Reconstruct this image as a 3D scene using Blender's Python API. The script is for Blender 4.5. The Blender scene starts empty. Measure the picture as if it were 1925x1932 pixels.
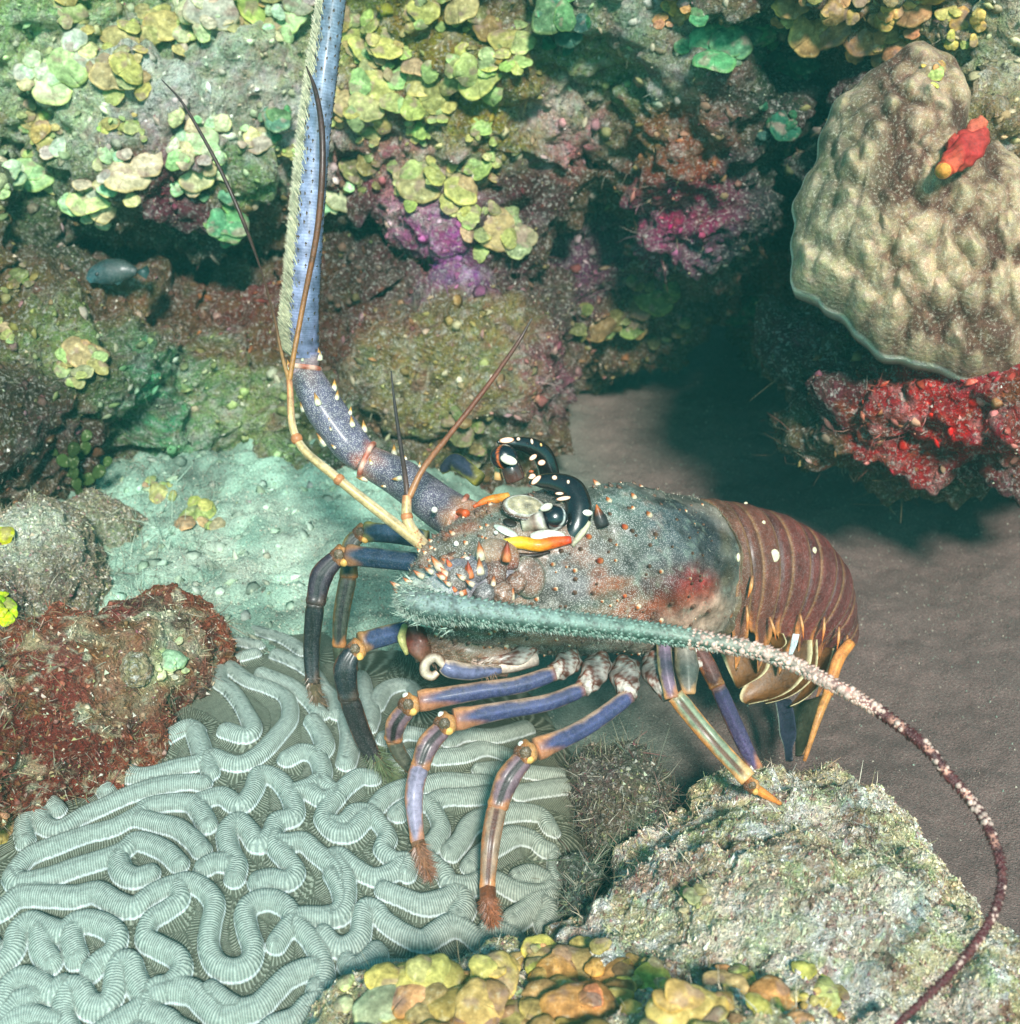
import bpy, math, random
import numpy as np
from mathutils import Vector, kdtree

random.seed(7)
RNG = np.random.default_rng(11)
SC = bpy.context.scene

# ------------------------------------------------------------------ camera
K = 0.8 / 1925.0
CAM = np.array([0.0, 0.0, 0.8])
PITCH = math.radians(30)
FWD = np.array([0, math.cos(PITCH), -math.sin(PITCH)])
UP = np.array([0, math.sin(PITCH), math.cos(PITCH)])
RT = np.array([1.0, 0, 0])
cd = bpy.data.cameras.new('camera')
cam = bpy.data.objects.new('camera', cd)
SC.collection.objects.link(cam)
cam.location = CAM
cam.rotation_euler = (math.radians(90) - PITCH, 0, 0)
cd.sensor_width = 36
cd.sensor_fit = 'HORIZONTAL'
cd.lens = 45
cd.clip_start = 0.02
cd.clip_end = 60
cd.dof.use_dof = True
cd.dof.focus_distance = 1.0
cd.dof.aperture_fstop = 9.0
SC.camera = cam

# ------------------------------------------------------------------ light
SUN_TRAVEL = Vector((-0.12, 0.70, -0.66)).normalized()
sd = bpy.data.lights.new('sun', 'SUN')
sd.energy = 5.0
sd.angle = math.radians(9)
sd.color = (1.0, 0.97, 0.92)
sun = bpy.data.objects.new('sun', sd)
SC.collection.objects.link(sun)
sun.rotation_euler = SUN_TRAVEL.to_track_quat('-Z', 'Y').to_euler()
W = bpy.data.worlds.new("World")
SC.world = W
W.use_nodes = True
wn = W.node_tree.nodes
wl = W.node_tree.links
for n in list(wn):
    wn.remove(n)
wo = wn.new('ShaderNodeOutputWorld')
wb = wn.new('ShaderNodeBackground')
ws = wn.new('ShaderNodeTexSky')
ws.sky_type = 'NISHITA'
ws.sun_disc = False
ws.sun_elevation = math.asin(-SUN_TRAVEL.z)
ws.sun_rotation = math.atan2(-SUN_TRAVEL.x, -SUN_TRAVEL.y)
wm = wn.new('ShaderNodeMix')          # the water above filters the daylight to green-blue
wm.data_type = 'RGBA'
wm.blend_type = 'MULTIPLY'
wm.inputs[0].default_value = 1
wm.inputs[7].default_value = (0.40, 1.10, 0.95, 1)
wl.new(ws.outputs[0], wm.inputs[6])
wl.new(wm.outputs[2], wb.inputs[0])
wb.inputs[1].default_value = 0.13
wl.new(wb.outputs[0], wo.inputs[0])
SC.view_settings.view_transform = 'Standard'
SC.view_settings.look = 'None'
SC.view_settings.gamma = 1
SC.view_settings.exposure = 0.38
SC.render.engine = 'CYCLES'
SC.render.resolution_x = 1020
SC.render.resolution_y = 1024


# ------------------------------------------------------------------ helpers
def P(u, v, d):
    return CAM + d * (FWD + (u - 962.5) * K * RT + (966 - v) * K * UP)


def proj(X):
    Y = np.asarray(X) - CAM
    d = Y @ FWD
    dd = np.where(np.abs(d) < 1e-6, 1e-6, d)
    return (Y @ RT) / dd / K + 962.5, 966 - (Y @ UP) / dd / K, d


def lin(c):
    c = np.asarray(c, float) / 255.0
    return np.where(c <= 0.04045, c / 12.92, ((c + 0.055) / 1.055) ** 2.4)


def hash3(i, j, k, seed):
    h = (i * 374761393 + j * 668265263 + k * 2147483647 + seed * 974634777) & 0xFFFFFFFF
    h = ((h ^ (h >> 13)) * 1274126177) & 0xFFFFFFFF
    h = h ^ (h >> 16)
    return (h & 0xFFFFFF) / float(0xFFFFFF)


def vnoise(X, seed=0):
    X = np.asarray(X, float)
    i = np.floor(X).astype(np.int64)
    f = X - i
    f = f * f * (3 - 2 * f)
    r = 0
    for a in (0, 1):
        for b in (0, 1):
            for c in (0, 1):
                w = (f[:, 0] if a else 1 - f[:, 0]) * (f[:, 1] if b else 1 - f[:, 1]) * (f[:, 2] if c else 1 - f[:, 2])
                r = r + w * hash3(i[:, 0] + a, i[:, 1] + b, i[:, 2] + c, seed)
    return r * 2 - 1


def fbm(X, s, octv=4, seed=0, gain=0.5):
    r = 0
    a = 1
    for o in range(octv):
        r = r + a * vnoise(X * s * 2 ** o + 17.3 * o, seed + o)
        a *= gain
    return r


def cell(X, s, seed=0):
    X = np.asarray(X) * s
    i = np.floor(X).astype(np.int64)
    best = np.full(len(X), 9.0)
    for a in (-1, 0, 1):
        for b in (-1, 0, 1):
            for c in (-1, 0, 1):
                q = i + np.array([a, b, c])
                o = np.stack([hash3(q[:, 0], q[:, 1], q[:, 2], seed + t) for t in (1, 2, 3)], 1)
                best = np.minimum(best, ((q + o - X) ** 2).sum(1))
    return np.sqrt(best)


def mesh_np(name, V, F, col=None, mat=None, parent=None, attrs=None, smooth=True, mats=None, midx=None):
    V = np.asarray(V, np.float32)
    me = bpy.data.meshes.new(name)
    if isinstance(F, np.ndarray):
        n, k = F.shape
        me.vertices.add(len(V))
        me.vertices.foreach_set('co', V.ravel())
        me.loops.add(n * k)
        me.loops.foreach_set('vertex_index', F.astype(np.int32).ravel())
        me.polygons.add(n)
        me.polygons.foreach_set('loop_start', np.arange(0, n * k, k, dtype=np.int32))
        me.update(calc_edges=True)
        me.validate()
    else:
        me.from_pydata(V.tolist(), [], F)
        me.update()
    if col is not None:
        c = np.ones((len(V), 4), np.float32)
        c[:, :3] = col
        a = me.color_attributes.new('col', 'FLOAT_COLOR', 'POINT')
        a.data.foreach_set('color', c.ravel())
    for k2, v2 in (attrs or {}).items():
        a = me.attributes.new(k2, 'FLOAT', 'POINT')
        a.data.foreach_set('value', np.asarray(v2, np.float32))
    me.polygons.foreach_set('use_smooth', [smooth] * len(me.polygons))
    if mats:
        for m in mats:
            me.materials.append(m)
        me.polygons.foreach_set('material_index', np.asarray(midx, np.int32))
    elif mat:
        me.materials.append(mat)
    o = bpy.data.objects.new(name, me)
    SC.collection.objects.link(o)
    if parent:
        o.parent = parent
    return o


def tag(o, label=None, cat=None, group=None, kind=None):
    if label:
        o['label'] = label
    if cat:
        o['category'] = cat
    if group:
        o['group'] = group
    if kind:
        o['kind'] = kind
    return o


def empty(name, loc, label, cat, group=None):
    o = bpy.data.objects.new(name, None)
    o.location = loc
    o.empty_display_size = 0.02
    SC.collection.objects.link(o)
    return tag(o, label, cat, group)


def recentre(o, loc):
    """move the origin of a mesh object to loc, the shape stays put"""
    loc = np.asarray(loc, float)
    n = len(o.data.vertices)
    a = np.empty(n * 3, np.float32)
    o.data.vertices.foreach_get('co', a)
    a = a.reshape(-1, 3) - loc
    o.data.vertices.foreach_set('co', a.astype(np.float32).ravel())
    o.location = loc
    return o


def catmull(pts, n):
    pts = np.asarray(pts, float)
    if len(pts) == 2:
        t = np.linspace(0, 1, n)[:, None]
        return pts[0] * (1 - t) + pts[1] * t
    Q = np.vstack([2 * pts[0] - pts[1], pts, 2 * pts[-1] - pts[-2]])
    m = len(pts) - 1
    T = np.linspace(0, m, n)
    i = np.minimum(T.astype(int), m - 1)
    t = (T - i)[:, None]
    p0, p1, p2, p3 = Q[i], Q[i + 1], Q[i + 2], Q[i + 3]
    return 0.5 * (2 * p1 + (p2 - p0) * t + (2 * p0 - 5 * p1 + 4 * p2 - p3) * t * t + (3 * p1 - p0 - 3 * p2 + p3) * t ** 3)


def nrm(a):
    a = np.asarray(a, float)
    return a / (np.linalg.norm(a, axis=-1, keepdims=True) + 1e-12)


# ------------------------------------------------------------------ materials
def new_mat(name):
    m = bpy.data.materials.new(name)
    m.use_nodes = True
    nt = m.node_tree
    for n in list(nt.nodes):
        nt.nodes.remove(n)
    o = nt.nodes.new('ShaderNodeOutputMaterial')
    b = nt.nodes.new('ShaderNodeBsdfPrincipled')
    nt.links.new(b.outputs[0], o.inputs[0])
    return m, nt, b


class NT:
    def __init__(s, nt):
        s.nt = nt

    def n(s, t, **kw):
        x = s.nt.nodes.new(t)
        for k, v in kw.items():
            setattr(x, k, v)
        return x

    def l(s, a, b):
        s.nt.links.new(a, b)

    def noise(s, scale, detail=4, rough=0.6, dist=0.0, vec=None):
        x = s.n('ShaderNodeTexNoise')
        x.inputs['Scale'].default_value = scale
        x.inputs['Detail'].default_value = detail
        x.inputs['Roughness'].default_value = rough
        x.inputs['Distortion'].default_value = dist
        s.l(vec or s.vec, x.inputs['Vector'])
        return x

    def vor(s, scale, feature='F1', vec=None):
        x = s.n('ShaderNodeTexVoronoi', feature=feature)
        x.inputs['Scale'].default_value = scale
        s.l(vec or s.vec, x.inputs['Vector'])
        return x

    def mr(s, val, a, b, c=0.0, d=1.0):
        x = s.n('ShaderNodeMapRange')
        s.l(val, x.inputs[0])
        for i, q in zip((1, 2, 3, 4), (a, b, c, d)):
            x.inputs[i].default_value = q
        return x.outputs[0]

    def mix(s, fac, a, b, mode='MIX'):
        x = s.n('ShaderNodeMix', data_type='RGBA', blend_type=mode)
        for sock, val in ((x.inputs[0], fac), (x.inputs[6], a), (x.inputs[7], b)):
            if isinstance(val, (int, float)):
                sock.default_value = val
            elif isinstance(val, tuple):
                sock.default_value = (*val[:3], 1)
            else:
                s.l(val, sock)
        return x.outputs[2]

    def math(s, op, a, b=0.0):
        x = s.n('ShaderNodeMath', operation=op)
        for sock, val in ((x.inputs[0], a), (x.inputs[1], b)):
            if isinstance(val, (int, float)):
                sock.default_value = val
            else:
                s.l(val, sock)
        return x.outputs[0]

    def attr(s, name, fac=False):
        x = s.n('ShaderNodeAttribute', attribute_name=name)
        return x.outputs['Fac' if fac else 'Color']


def crust_mat(name, pale=(0.62, 0.6, 0.55), dark=(0.03, 0.015, 0.015), pale_amt=0.5, dark_amt=0.7, s=1.0, bump=0.9, tint=(0.25, 0.05, 0.09), tint_amt=0.35, rough=0.85):
    m, nt, b = new_mat(name)
    g = NT(nt)
    g.vec = g.n('ShaderNodeTexCoord').outputs['Object']
    col = g.attr('col')
    n1 = g.noise(55 * s, 5, 0.7, 0.6)
    n2 = g.noise(210 * s, 5, 0.75, 0.3)
    n3 = g.noise(95 * s, 6, 0.75, 1.2)
    n4 = g.noise(640 * s, 3, 0.7)
    n5 = g.noise(330 * s, 4, 0.75, 0.5)
    v1 = g.vor(120 * s)
    c = g.mix(g.math('MULTIPLY', g.mr(n3.outputs[0], 0.5, 0.66), tint_amt), col, tint)
    hue = g.mix(0.35, c, n1.outputs['Color'], 'OVERLAY')
    c = hue
    pm = g.math('MULTIPLY', g.mr(n2.outputs[0], 0.53, 0.61), pale_amt)
    c = g.mix(pm, c, pale)
    dm = g.math('MULTIPLY', g.mr(g.math('ADD', g.math('MULTIPLY', n3.outputs[0], 0.6), g.math('MULTIPLY', n5.outputs[0], 0.4)), 0.475, 0.40), dark_amt)
    c = g.mix(dm, c, dark)
    gr = g.mr(n4.outputs[0], 0.3, 0.7, 0.6, 1.7)
    gc = g.n('ShaderNodeCombineColor')
    for i in range(3):
        g.l(gr, gc.inputs[i])
    c = g.mix(1.0, c, gc.outputs[0], 'MULTIPLY')
    g.l(c, b.inputs['Base Color'])
    b.inputs['Roughness'].default_value = rough
    b.inputs['Specular IOR Level'].default_value = 0.25
    h = g.math('ADD', g.math('MULTIPLY', n1.outputs[0], 2.2), g.math('ADD', n2.outputs[0], g.math('MULTIPLY', v1.outputs[0], 0.8)))
    h = g.math('ADD', h, g.math('MULTIPLY', n4.outputs[0], 0.35))
    bp = g.n('ShaderNodeBump')
    bp.inputs['Strength'].default_value = bump
    bp.inputs['Distance'].default_value = 0.009
    g.l(h, bp.inputs['Height'])
    g.l(bp.outputs[0], b.inputs['Normal'])
    return m


M = {}
M['reef'] = crust_mat('encrusted_reef', pale=(0.70, 0.68, 0.60), pale_amt=0.55, dark_amt=0.85, bump=1.0)
M['pale_rock'] = crust_mat('pale_crusted_rock', pale=(0.82, 0.79, 0.74), pale_amt=0.7, dark=(0.09, 0.06, 0.05), dark_amt=0.45, tint=(0.36, 0.17, 0.10), tint_amt=0.35)
M['red_rock'] = crust_mat('red_algae_rock', pale=(0.45, 0.40, 0.26), pale_amt=0.35, dark_amt=0.6, tint=(0.25, 0.05, 0.03), tint_amt=0.35)


def sand_mat():
    m, nt, b = new_mat('sand')
    g = NT(nt)
    g.vec = g.n('ShaderNodeTexCoord').outputs['Object']
    col = g.attr('col')
    n1 = g.noise(420, 4, 0.7)
    n2 = g.noise(30, 5, 0.6)
    v = g.vor(650)
    f = g.mr(n1.outputs[0], 0.3, 0.7, 0.55, 1.45)
    f2 = g.mr(n2.outputs[0], 0.3, 0.7, 0.9, 1.1)
    f = g.math('MULTIPLY', f, f2)
    gc = g.n('ShaderNodeCombineColor')
    for i in range(3):
        g.l(f, gc.inputs[i])
    c = g.mix(1.0, col, gc.outputs[0], 'MULTIPLY')
    sp = g.mr(v.outputs['Distance'], 0.12, 0.2, 1, 0)
    c = g.mix(g.math('MULTIPLY', sp, 0.5), c, (0.75, 0.72, 0.62))
    g.l(c, b.inputs['Base Color'])
    b.inputs['Roughness'].default_value = 0.95
    bp = g.n('ShaderNodeBump')
    bp.inputs['Strength'].default_value = 0.7
    bp.inputs['Distance'].default_value = 0.002
    g.l(g.math('ADD', n1.outputs[0], v.outputs[0]), bp.inputs['Height'])
    g.l(bp.outputs[0], b.inputs['Normal'])
    return m


M['sand'] = sand_mat()


def coral_mat():
    m, nt, b = new_mat('grooved_brain_coral')
    g = NT(nt)
    g.vec = g.n('ShaderNodeTexCoord').outputs['Object']
    s = g.attr('arc', True)
    d = g.attr('dist', True)
    col = g.attr('col')
    wob = g.noise(90, 3, 0.6)
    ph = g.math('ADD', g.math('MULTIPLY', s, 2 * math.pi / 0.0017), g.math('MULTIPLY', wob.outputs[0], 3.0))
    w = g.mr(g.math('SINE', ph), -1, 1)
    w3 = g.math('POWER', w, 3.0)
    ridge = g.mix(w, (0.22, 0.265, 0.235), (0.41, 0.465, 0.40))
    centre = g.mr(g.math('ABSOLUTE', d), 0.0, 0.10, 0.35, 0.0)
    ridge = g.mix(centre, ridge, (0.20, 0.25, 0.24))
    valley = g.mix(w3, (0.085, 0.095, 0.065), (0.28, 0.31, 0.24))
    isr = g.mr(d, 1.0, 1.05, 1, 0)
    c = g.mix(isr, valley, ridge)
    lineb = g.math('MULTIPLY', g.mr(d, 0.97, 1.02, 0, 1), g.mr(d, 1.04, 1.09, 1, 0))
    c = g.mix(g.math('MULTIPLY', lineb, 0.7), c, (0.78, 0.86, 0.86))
    c = g.mix(1.0, c, col, 'MULTIPLY')
    n = g.noise(300, 4, 0.7)
    gr = g.mr(n.outputs[0], 0.3, 0.7, 0.72, 1.3)
    gc = g.n('ShaderNodeCombineColor')
    for i in range(3):
        g.l(gr, gc.inputs[i])
    c = g.mix(1.0, c, gc.outputs[0], 'MULTIPLY')
    g.l(c, b.inputs['Base Color'])
    b.inputs['Roughness'].default_value = 0.55
    b.inputs['Specular IOR Level'].default_value = 0.35
    bp = g.n('ShaderNodeBump')
    bp.inputs['Strength'].default_value = 0.6
    bp.inputs['Distance'].default_value = 0.0010
    g.l(g.math('ADD', w, g.math('MULTIPLY', n.outputs[0], 0.9)), bp.inputs['Height'])
    g.l(bp.outputs[0], b.inputs['Normal'])
    return m


M['brain'] = coral_mat()


def shell_mat(name, rough=0.38, spk_scale=900, spk=(0.75, 0.7, 0.66), coat=0.2, bump=0.35, grain=True):
    m, nt, b = new_mat(name)
    g = NT(nt)
    g.vec = g.n('ShaderNodeTexCoord').outputs['Object']
    col = g.attr('col')
    amt = g.attr('spk', True)
    v = g.vor(spk_scale)
    dots = g.mr(v.outputs['Distance'], 0.30, 0.42, 1, 0)
    n = g.noise(260, 5, 0.7)
    n2 = g.noise(70, 4, 0.6)
    c = g.mix(g.math('MULTIPLY', g.math('MULTIPLY', dots, amt), 0.6), col, spk)
    gr = g.mr(g.math('ADD', n.outputs[0], g.math('MULTIPLY', n2.outputs[0], 0.8)), 0.62, 1.16, 0.5, 1.45)
    gc = g.n('ShaderNodeCombineColor')
    for i in range(3):
        g.l(gr, gc.inputs[i])
    c = g.mix(1.0 if grain else 0.4, c, gc.outputs[0], 'MULTIPLY')
    g.l(c, b.inputs['Base Color'])
    g.l(g.mr(n.outputs[0], 0.3, 0.7, rough - 0.1, rough + 0.2), b.inputs['Roughness'])
    b.inputs['Coat Weight'].default_value = coat
    b.inputs['Coat Roughness'].default_value = 0.25
    bp = g.n('ShaderNodeBump')
    bp.inputs['Strength'].default_value = bump
    bp.inputs['Distance'].default_value = 0.0015
    g.l(g.math('ADD', n.outputs[0], g.math('MULTIPLY', dots, 0.15)), bp.inputs['Height'])
    g.l(bp.outputs[0], b.inputs['Normal'])
    return m


M['shell'] = shell_mat('lobster_shell', rough=0.42, bump=0.6, coat=0.25)
M['gloss'] = shell_mat('glossy_black_eye', rough=0.16, coat=1.0, bump=0.05, grain=False)


def leaf_mat(name, sss=0.0):
    m, nt, b = new_mat(name)
    g = NT(nt)
    g.vec = g.n('ShaderNodeTexCoord').outputs['Object']
    col = g.attr('col')
    n1 = g.noise(150, 5, 0.7)
    n2 = g.noise(700, 3, 0.7)
    c = g.mix(g.math('MULTIPLY', g.mr(n1.outputs[0], 0.56, 0.7), 0.35), col, (0.62, 0.60, 0.42))
    f = g.mr(g.math('ADD', n1.outputs[0], g.math('MULTIPLY', n2.outputs[0], 0.7)), 0.55, 1.15, 0.55, 1.4)
    gc = g.n('ShaderNodeCombineColor')
    for i in range(3):
        g.l(f, gc.inputs[i])
    c = g.mix(1.0, c, gc.outputs[0], 'MULTIPLY')
    g.l(c, b.inputs['Base Color'])
    b.inputs['Roughness'].default_value = 0.85
    b.inputs['Specular IOR Level'].default_value = 0.12
    bp = g.n('ShaderNodeBump')
    bp.inputs['Strength'].default_value = 0.6
    bp.inputs['Distance'].default_value = 0.002
    g.l(n1.outputs[0], bp.inputs['Height'])
    g.l(bp.outputs[0], b.inputs['Normal'])
    return m


M['leaf'] = leaf_mat('leafy_algae')


def plain_mat(name, rough=0.7):
    m, nt, b = new_mat(name)
    g = NT(nt)
    g.vec = g.n('ShaderNodeTexCoord').outputs['Object']
    n1 = g.noise(500, 3, 0.6)
    f = g.mr(n1.outputs[0], 0.3, 0.7, 0.7, 1.3)
    gc = g.n('ShaderNodeCombineColor')
    for i in range(3):
        g.l(f, gc.inputs[i])
    g.l(g.mix(1.0, g.attr('col'), gc.outputs[0], 'MULTIPLY'), b.inputs['Base Color'])
    b.inputs['Roughness'].default_value = rough
    return m


M['fuzz'] = plain_mat('filament_turf', 0.8)


# ------------------------------------------------------------------ mesh pieces
def ico_dir(n):
    """grid sphere: n x 2n quads, returns unit dirs and faces"""
    th = np.linspace(0, math.pi, n + 1)
    ph = np.linspace(0, 2 * math.pi, 2 * n, endpoint=False)
    V = []
    for t in th:
        V.append(np.stack([np.sin(t) * np.cos(ph), np.sin(t) * np.sin(ph), np.full_like(ph, np.cos(t))], 1))
    V = np.vstack(V)
    F = []
    m = 2 * n
    for i in range(n):
        a = np.arange(m)
        b = (a + 1) % m
        F.append(np.stack([i * m + a, (i + 1) * m + a, (i + 1) * m + b, i * m + b], 1))
    return V, np.vstack(F)


def blob_at(u, v, d, ru, rv, rd, n=10):
    """ellipsoid standing at a real distance; ru, rv in picture px, rd in metres"""
    S, F = ico_dir(n)
    c = P(u, v, d)
    X = c + S[:, :1] * (ru * K * d) * RT + S[:, 1:2] * (rv * K * d) * UP + S[:, 2:3] * rd * FWD
    return X, F


def remesh(parts, voxel):
    V = []
    F = []
    o = 0
    for X, f in parts:
        V.append(X)
        F.append(f + o)
        o += len(X)
    V = np.vstack(V)
    F = np.vstack(F)
    ob = mesh_np('tmp', V, F)
    md = ob.modifiers.new('r', 'REMESH')
    md.mode = 'VOXEL'
    md.voxel_size = voxel
    dg = bpy.context.evaluated_depsgraph_get()
    dg.update()
    ev = ob.evaluated_get(dg)
    me = ev.to_mesh()
    nv = len(me.vertices)
    X = np.empty(nv * 3, np.float32)
    me.vertices.foreach_get('co', X)
    N = np.empty(nv * 3, np.float32)
    me.vertices.foreach_get('normal', N)
    fl = np.empty(len(me.loops), np.int32)
    me.loops.foreach_get('vertex_index', fl)
    X = X.reshape(-1, 3).astype(float)
    N = N.reshape(-1, 3).astype(float)
    fl = fl.reshape(-1, 4)
    ev.to_mesh_clear()
    bpy.data.objects.remove(ob)
    # smooth once to take off voxel steps
    for _ in range(4):
        S = X[fl].mean(1)
        acc = np.zeros_like(X)
        cnt = np.zeros(nv)
        for k in range(4):
            np.add.at(acc, fl[:, k], S)
            np.add.at(cnt, fl[:, k], 1)
        X = acc / np.maximum(cnt, 1)[:, None]
    return X, fl


def vnorm(X, F):
    a = X[F[:, 1]] - X[F[:, 0]]
    b = X[F[:, 2]] - X[F[:, 0]]
    n = np.cross(a, b)
    N = np.zeros_like(X)
    for k in range(F.shape[1]):
        np.add.at(N, F[:, k], n)
    return nrm(N)


def paint(X, base, blobs, warp=0.02, seed=3):
    """blobs: (u, v, radius_px, rgb) laid on the nearest visible point of the mesh and spread by real distance"""
    C = np.tile(lin(base), (len(X), 1))
    pu, pv, pd = proj(X)
    Wp = X + warp * np.stack([fbm(X, 28, 3, seed), fbm(X, 28, 3, seed + 9), fbm(X, 28, 3, seed + 19)], 1)
    wsum = np.full(len(X), 0.25)
    C = C * 0.25
    for (u, v, r, rgb) in blobs:
        m = ((pu - u) ** 2 + (pv - v) ** 2) < 18 ** 2
        m &= pd > 0
        if not m.any():
            q = (pu - u) ** 2 + (pv - v) ** 2 + np.where(pd > 0, 0, 1e9)
            j = int(np.argmin(q))
        else:
            idx = np.nonzero(m)[0]
            j = idx[int(np.argmin(pd[idx]))]
        c = X[j]
        R = r * K * pd[j]
        w = np.exp(-((Wp - c) ** 2).sum(1) / (R * R)) * 3
        C += w[:, None] * lin(rgb)
        wsum += w
    return C / wsum[:, None]


def patches(X, C, pal, s=20, seed=1, amt=0.8, thr=0.28):
    Y = X + 0.012 * np.stack([fbm(X, 60, 3, seed + 31), fbm(X, 60, 3, seed + 32), fbm(X, 60, 3, seed + 33)], 1)
    for i, (c, sc, t) in enumerate(pal):
        m = np.clip((fbm(Y, s * sc, 3, seed + 7 * i) - t) / 0.12, 0, 1)[:, None] * amt
        C = C * (1 - m) + lin(c) * m
    return C


REG = {}   # surfaces for scattering: name -> (X, F, N, C)
#MARK_STRUCT
from mathutils.bvhtree import BVHTree
TREES = []


def reg(name, X, F, C):
    REG[name] = (X, F, vnorm(X, F), C)
    TREES.append((name, BVHTree.FromPolygons(X.tolist(), F.tolist())))


def cast(u, v, dmax=9):
    """real surface point seen at a picture position"""
    o = Vector(CAM)
    dr = Vector(P(u, v, 1.0) - CAM).normalized()
    best = None
    for name, t in TREES:
        h = t.ray_cast(o, dr, dmax)
        if h[0] is not None and (best is None or h[3] < best[2]):
            n = Vector(h[1])
            if n.dot(dr) > 0:
                n = -n
            best = (np.array(h[0]), np.array(n), h[3], name)
    if best is None:
        return P(u, v, 1.5), -FWD, 1.5, None
    return best


# ---- seabed: one sheet running back under the ledge
def seabed_z(x, y):
    bank = 0.115 / (1 + np.exp((x + 0.03 + 0.10 * (y - 1.1)) / 0.035)) * np.clip((y - 0.72) / 0.2, 0, 1)
    return bank


gx = np.unique(np.concatenate([np.linspace(-8, -0.9, 18), np.linspace(-0.9, 1.1, 420), np.linspace(1.1, 8, 18)]))
gy = np.unique(np.concatenate([np.linspace(-2, 0.2, 8), np.linspace(0.2, 2.6, 460), np.linspace(2.6, 12, 20)]))
GX, GY = np.meshgrid(gx, gy)
GX = GX.ravel()
GY = GY.ravel()
G0 = np.stack([GX, GY, np.zeros_like(GX)], 1)
near = (np.abs(GX) < 1.2) & (GY < 2.7)
GZ = seabed_z(GX, GY) + np.where(near, 0.012 * fbm(G0, 6, 3, 5) + (0.0022 + 0.006 * (G0[:, 0] < 0.0)) * fbm(G0, 45, 3, 6) + (0.0014 + 0.0014 * (G0[:, 0] < 0)) * fbm(G0, 160, 2, 7), 0)
G = np.stack([GX, GY, GZ], 1)
nx, ny = len(gx), len(gy)
ii, jj = np.meshgrid(np.arange(nx - 1), np.arange(ny - 1))
ii = ii.ravel()
jj = jj.ravel()
GF = np.stack([jj * nx + ii, jj * nx + ii + 1, (jj + 1) * nx + ii + 1, (jj + 1) * nx + ii], 1)
mixl = 1 / (1 + np.exp((GX - 0.05 + 0.05 * fbm(G0, 9, 3, 8)) / 0.05))[:, None]
GC = lin((112, 88, 82)) * (1 - mixl) + lin((140, 172, 152)) * mixl  # one sand: gloom on the right, lit tone on the left, painted in
GC = GC * np.clip(1 + (0.10 + 0.28 * (GX < 0.03)) * fbm(G0, 14, 3, 21) + (0.06 + 0.22 * (GX < 0.03)) * fbm(G0, 60, 3, 22), 0.3, 1.6)[:, None]
wh = np.exp(-(((GX + 0.27) / 0.10) ** 2 + ((GY - 1.10) / 0.13) ** 2)) * np.clip(0.6 + 0.9 * fbm(G0, 30, 3, 23), 0, 1)  # mask of a whitish highlight painted on the left sand
GC = GC * (1 - 0.6 * wh[:, None]) + lin((215, 220, 200)) * 0.6 * wh[:, None]
sb = mesh_np('seabed', G, GF, GC, M['sand'])
tag(sb, kind='structure')
reg('seabed', G, GF, GC)

# ---- reef wall: boulders fused into one overhanging ledge
wall_spec = [
    # u, v, depth, ru, rv, rd
    (150, 40, 1.66, 430, 400, .30), (520, 120, 1.70, 330, 340, .30), (330, 290, 1.60, 260, 160, .20), (880, 455, 1.60, 110, 75, .10), (1290, 470, 1.58, 120, 90, .11),
    (850, 120, 1.68, 380, 330, .28), (900, 380, 1.66, 190, 150, .17), (1300, 200, 1.62, 200, 320, .24),
    (1180, 60, 1.60, 260, 200, .24), (1330, 420, 1.60, 130, 150, .15), (600, -260, 1.50, 1300, 260, .35),
    (1600, -170, 1.36, 420, 200, .26), (1480, 250, 1.95, 220, 450, .25),
    (70, 760, 1.50, 290, 220, .20), (300, 780, 1.62, 230, 150, .18), (540, 800, 1.70, 260, 170, .18), (880, 730, 1.70, 230, 200, .20),
    (450, 520, 1.90, 900, 300, .22), (760, 570, 1.76, 240, 130, .16), (1000, 600, 1.72, 150, 120, .14), (170, 610, 1.60, 200, 110, .14), (480, 660, 1.72, 200, 120, .14), (250, 850, 1.52, 190, 80, .10), (620, 880, 1.56, 150, 60, .08), (1150, 560, 1.80, 210, 120, .16), (-250, 500, 1.55, 330, 500, .4), (2350, 300, 1.5, 330, 560, .5),
    (-420, 1300, 1.3, 330, 600, .4),
    (1950, 60, 1.36, 240, 330, .20), (1800, 330, 1.50, 270, 330, .20), (1930, 150, 1.27, 130, 150, .10), (1850, 240, 1.24, 60, 70, .06), (1900, 760, 1.36, 330, 180, .20), (1560, 690, 1.44, 110, 90, .12), (1700, 800, 1.36, 180, 120, .14),
    (1200, 560, 2.9, 1500, 420, .4),
]
parts = [blob_at(*s, n=24) for s in wall_spec]
WX, WF = remesh(parts, 0.0058)
WN = vnorm(WX, WF)
disp = 0.045 * fbm(WX, 5, 3, 31) + 0.024 * fbm(WX, 17, 3, 32) + 0.024 * (0.55 - cell(WX, 22, 33)) + 0.015 * (0.5 - cell(WX, 55, 35)) + 0.010 * fbm(WX, 75, 2, 34) + 0.006 * (0.5 - cell(WX, 120, 36))
WX = WX + WN * disp[:, None]
YG = (178, 182, 105)
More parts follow.
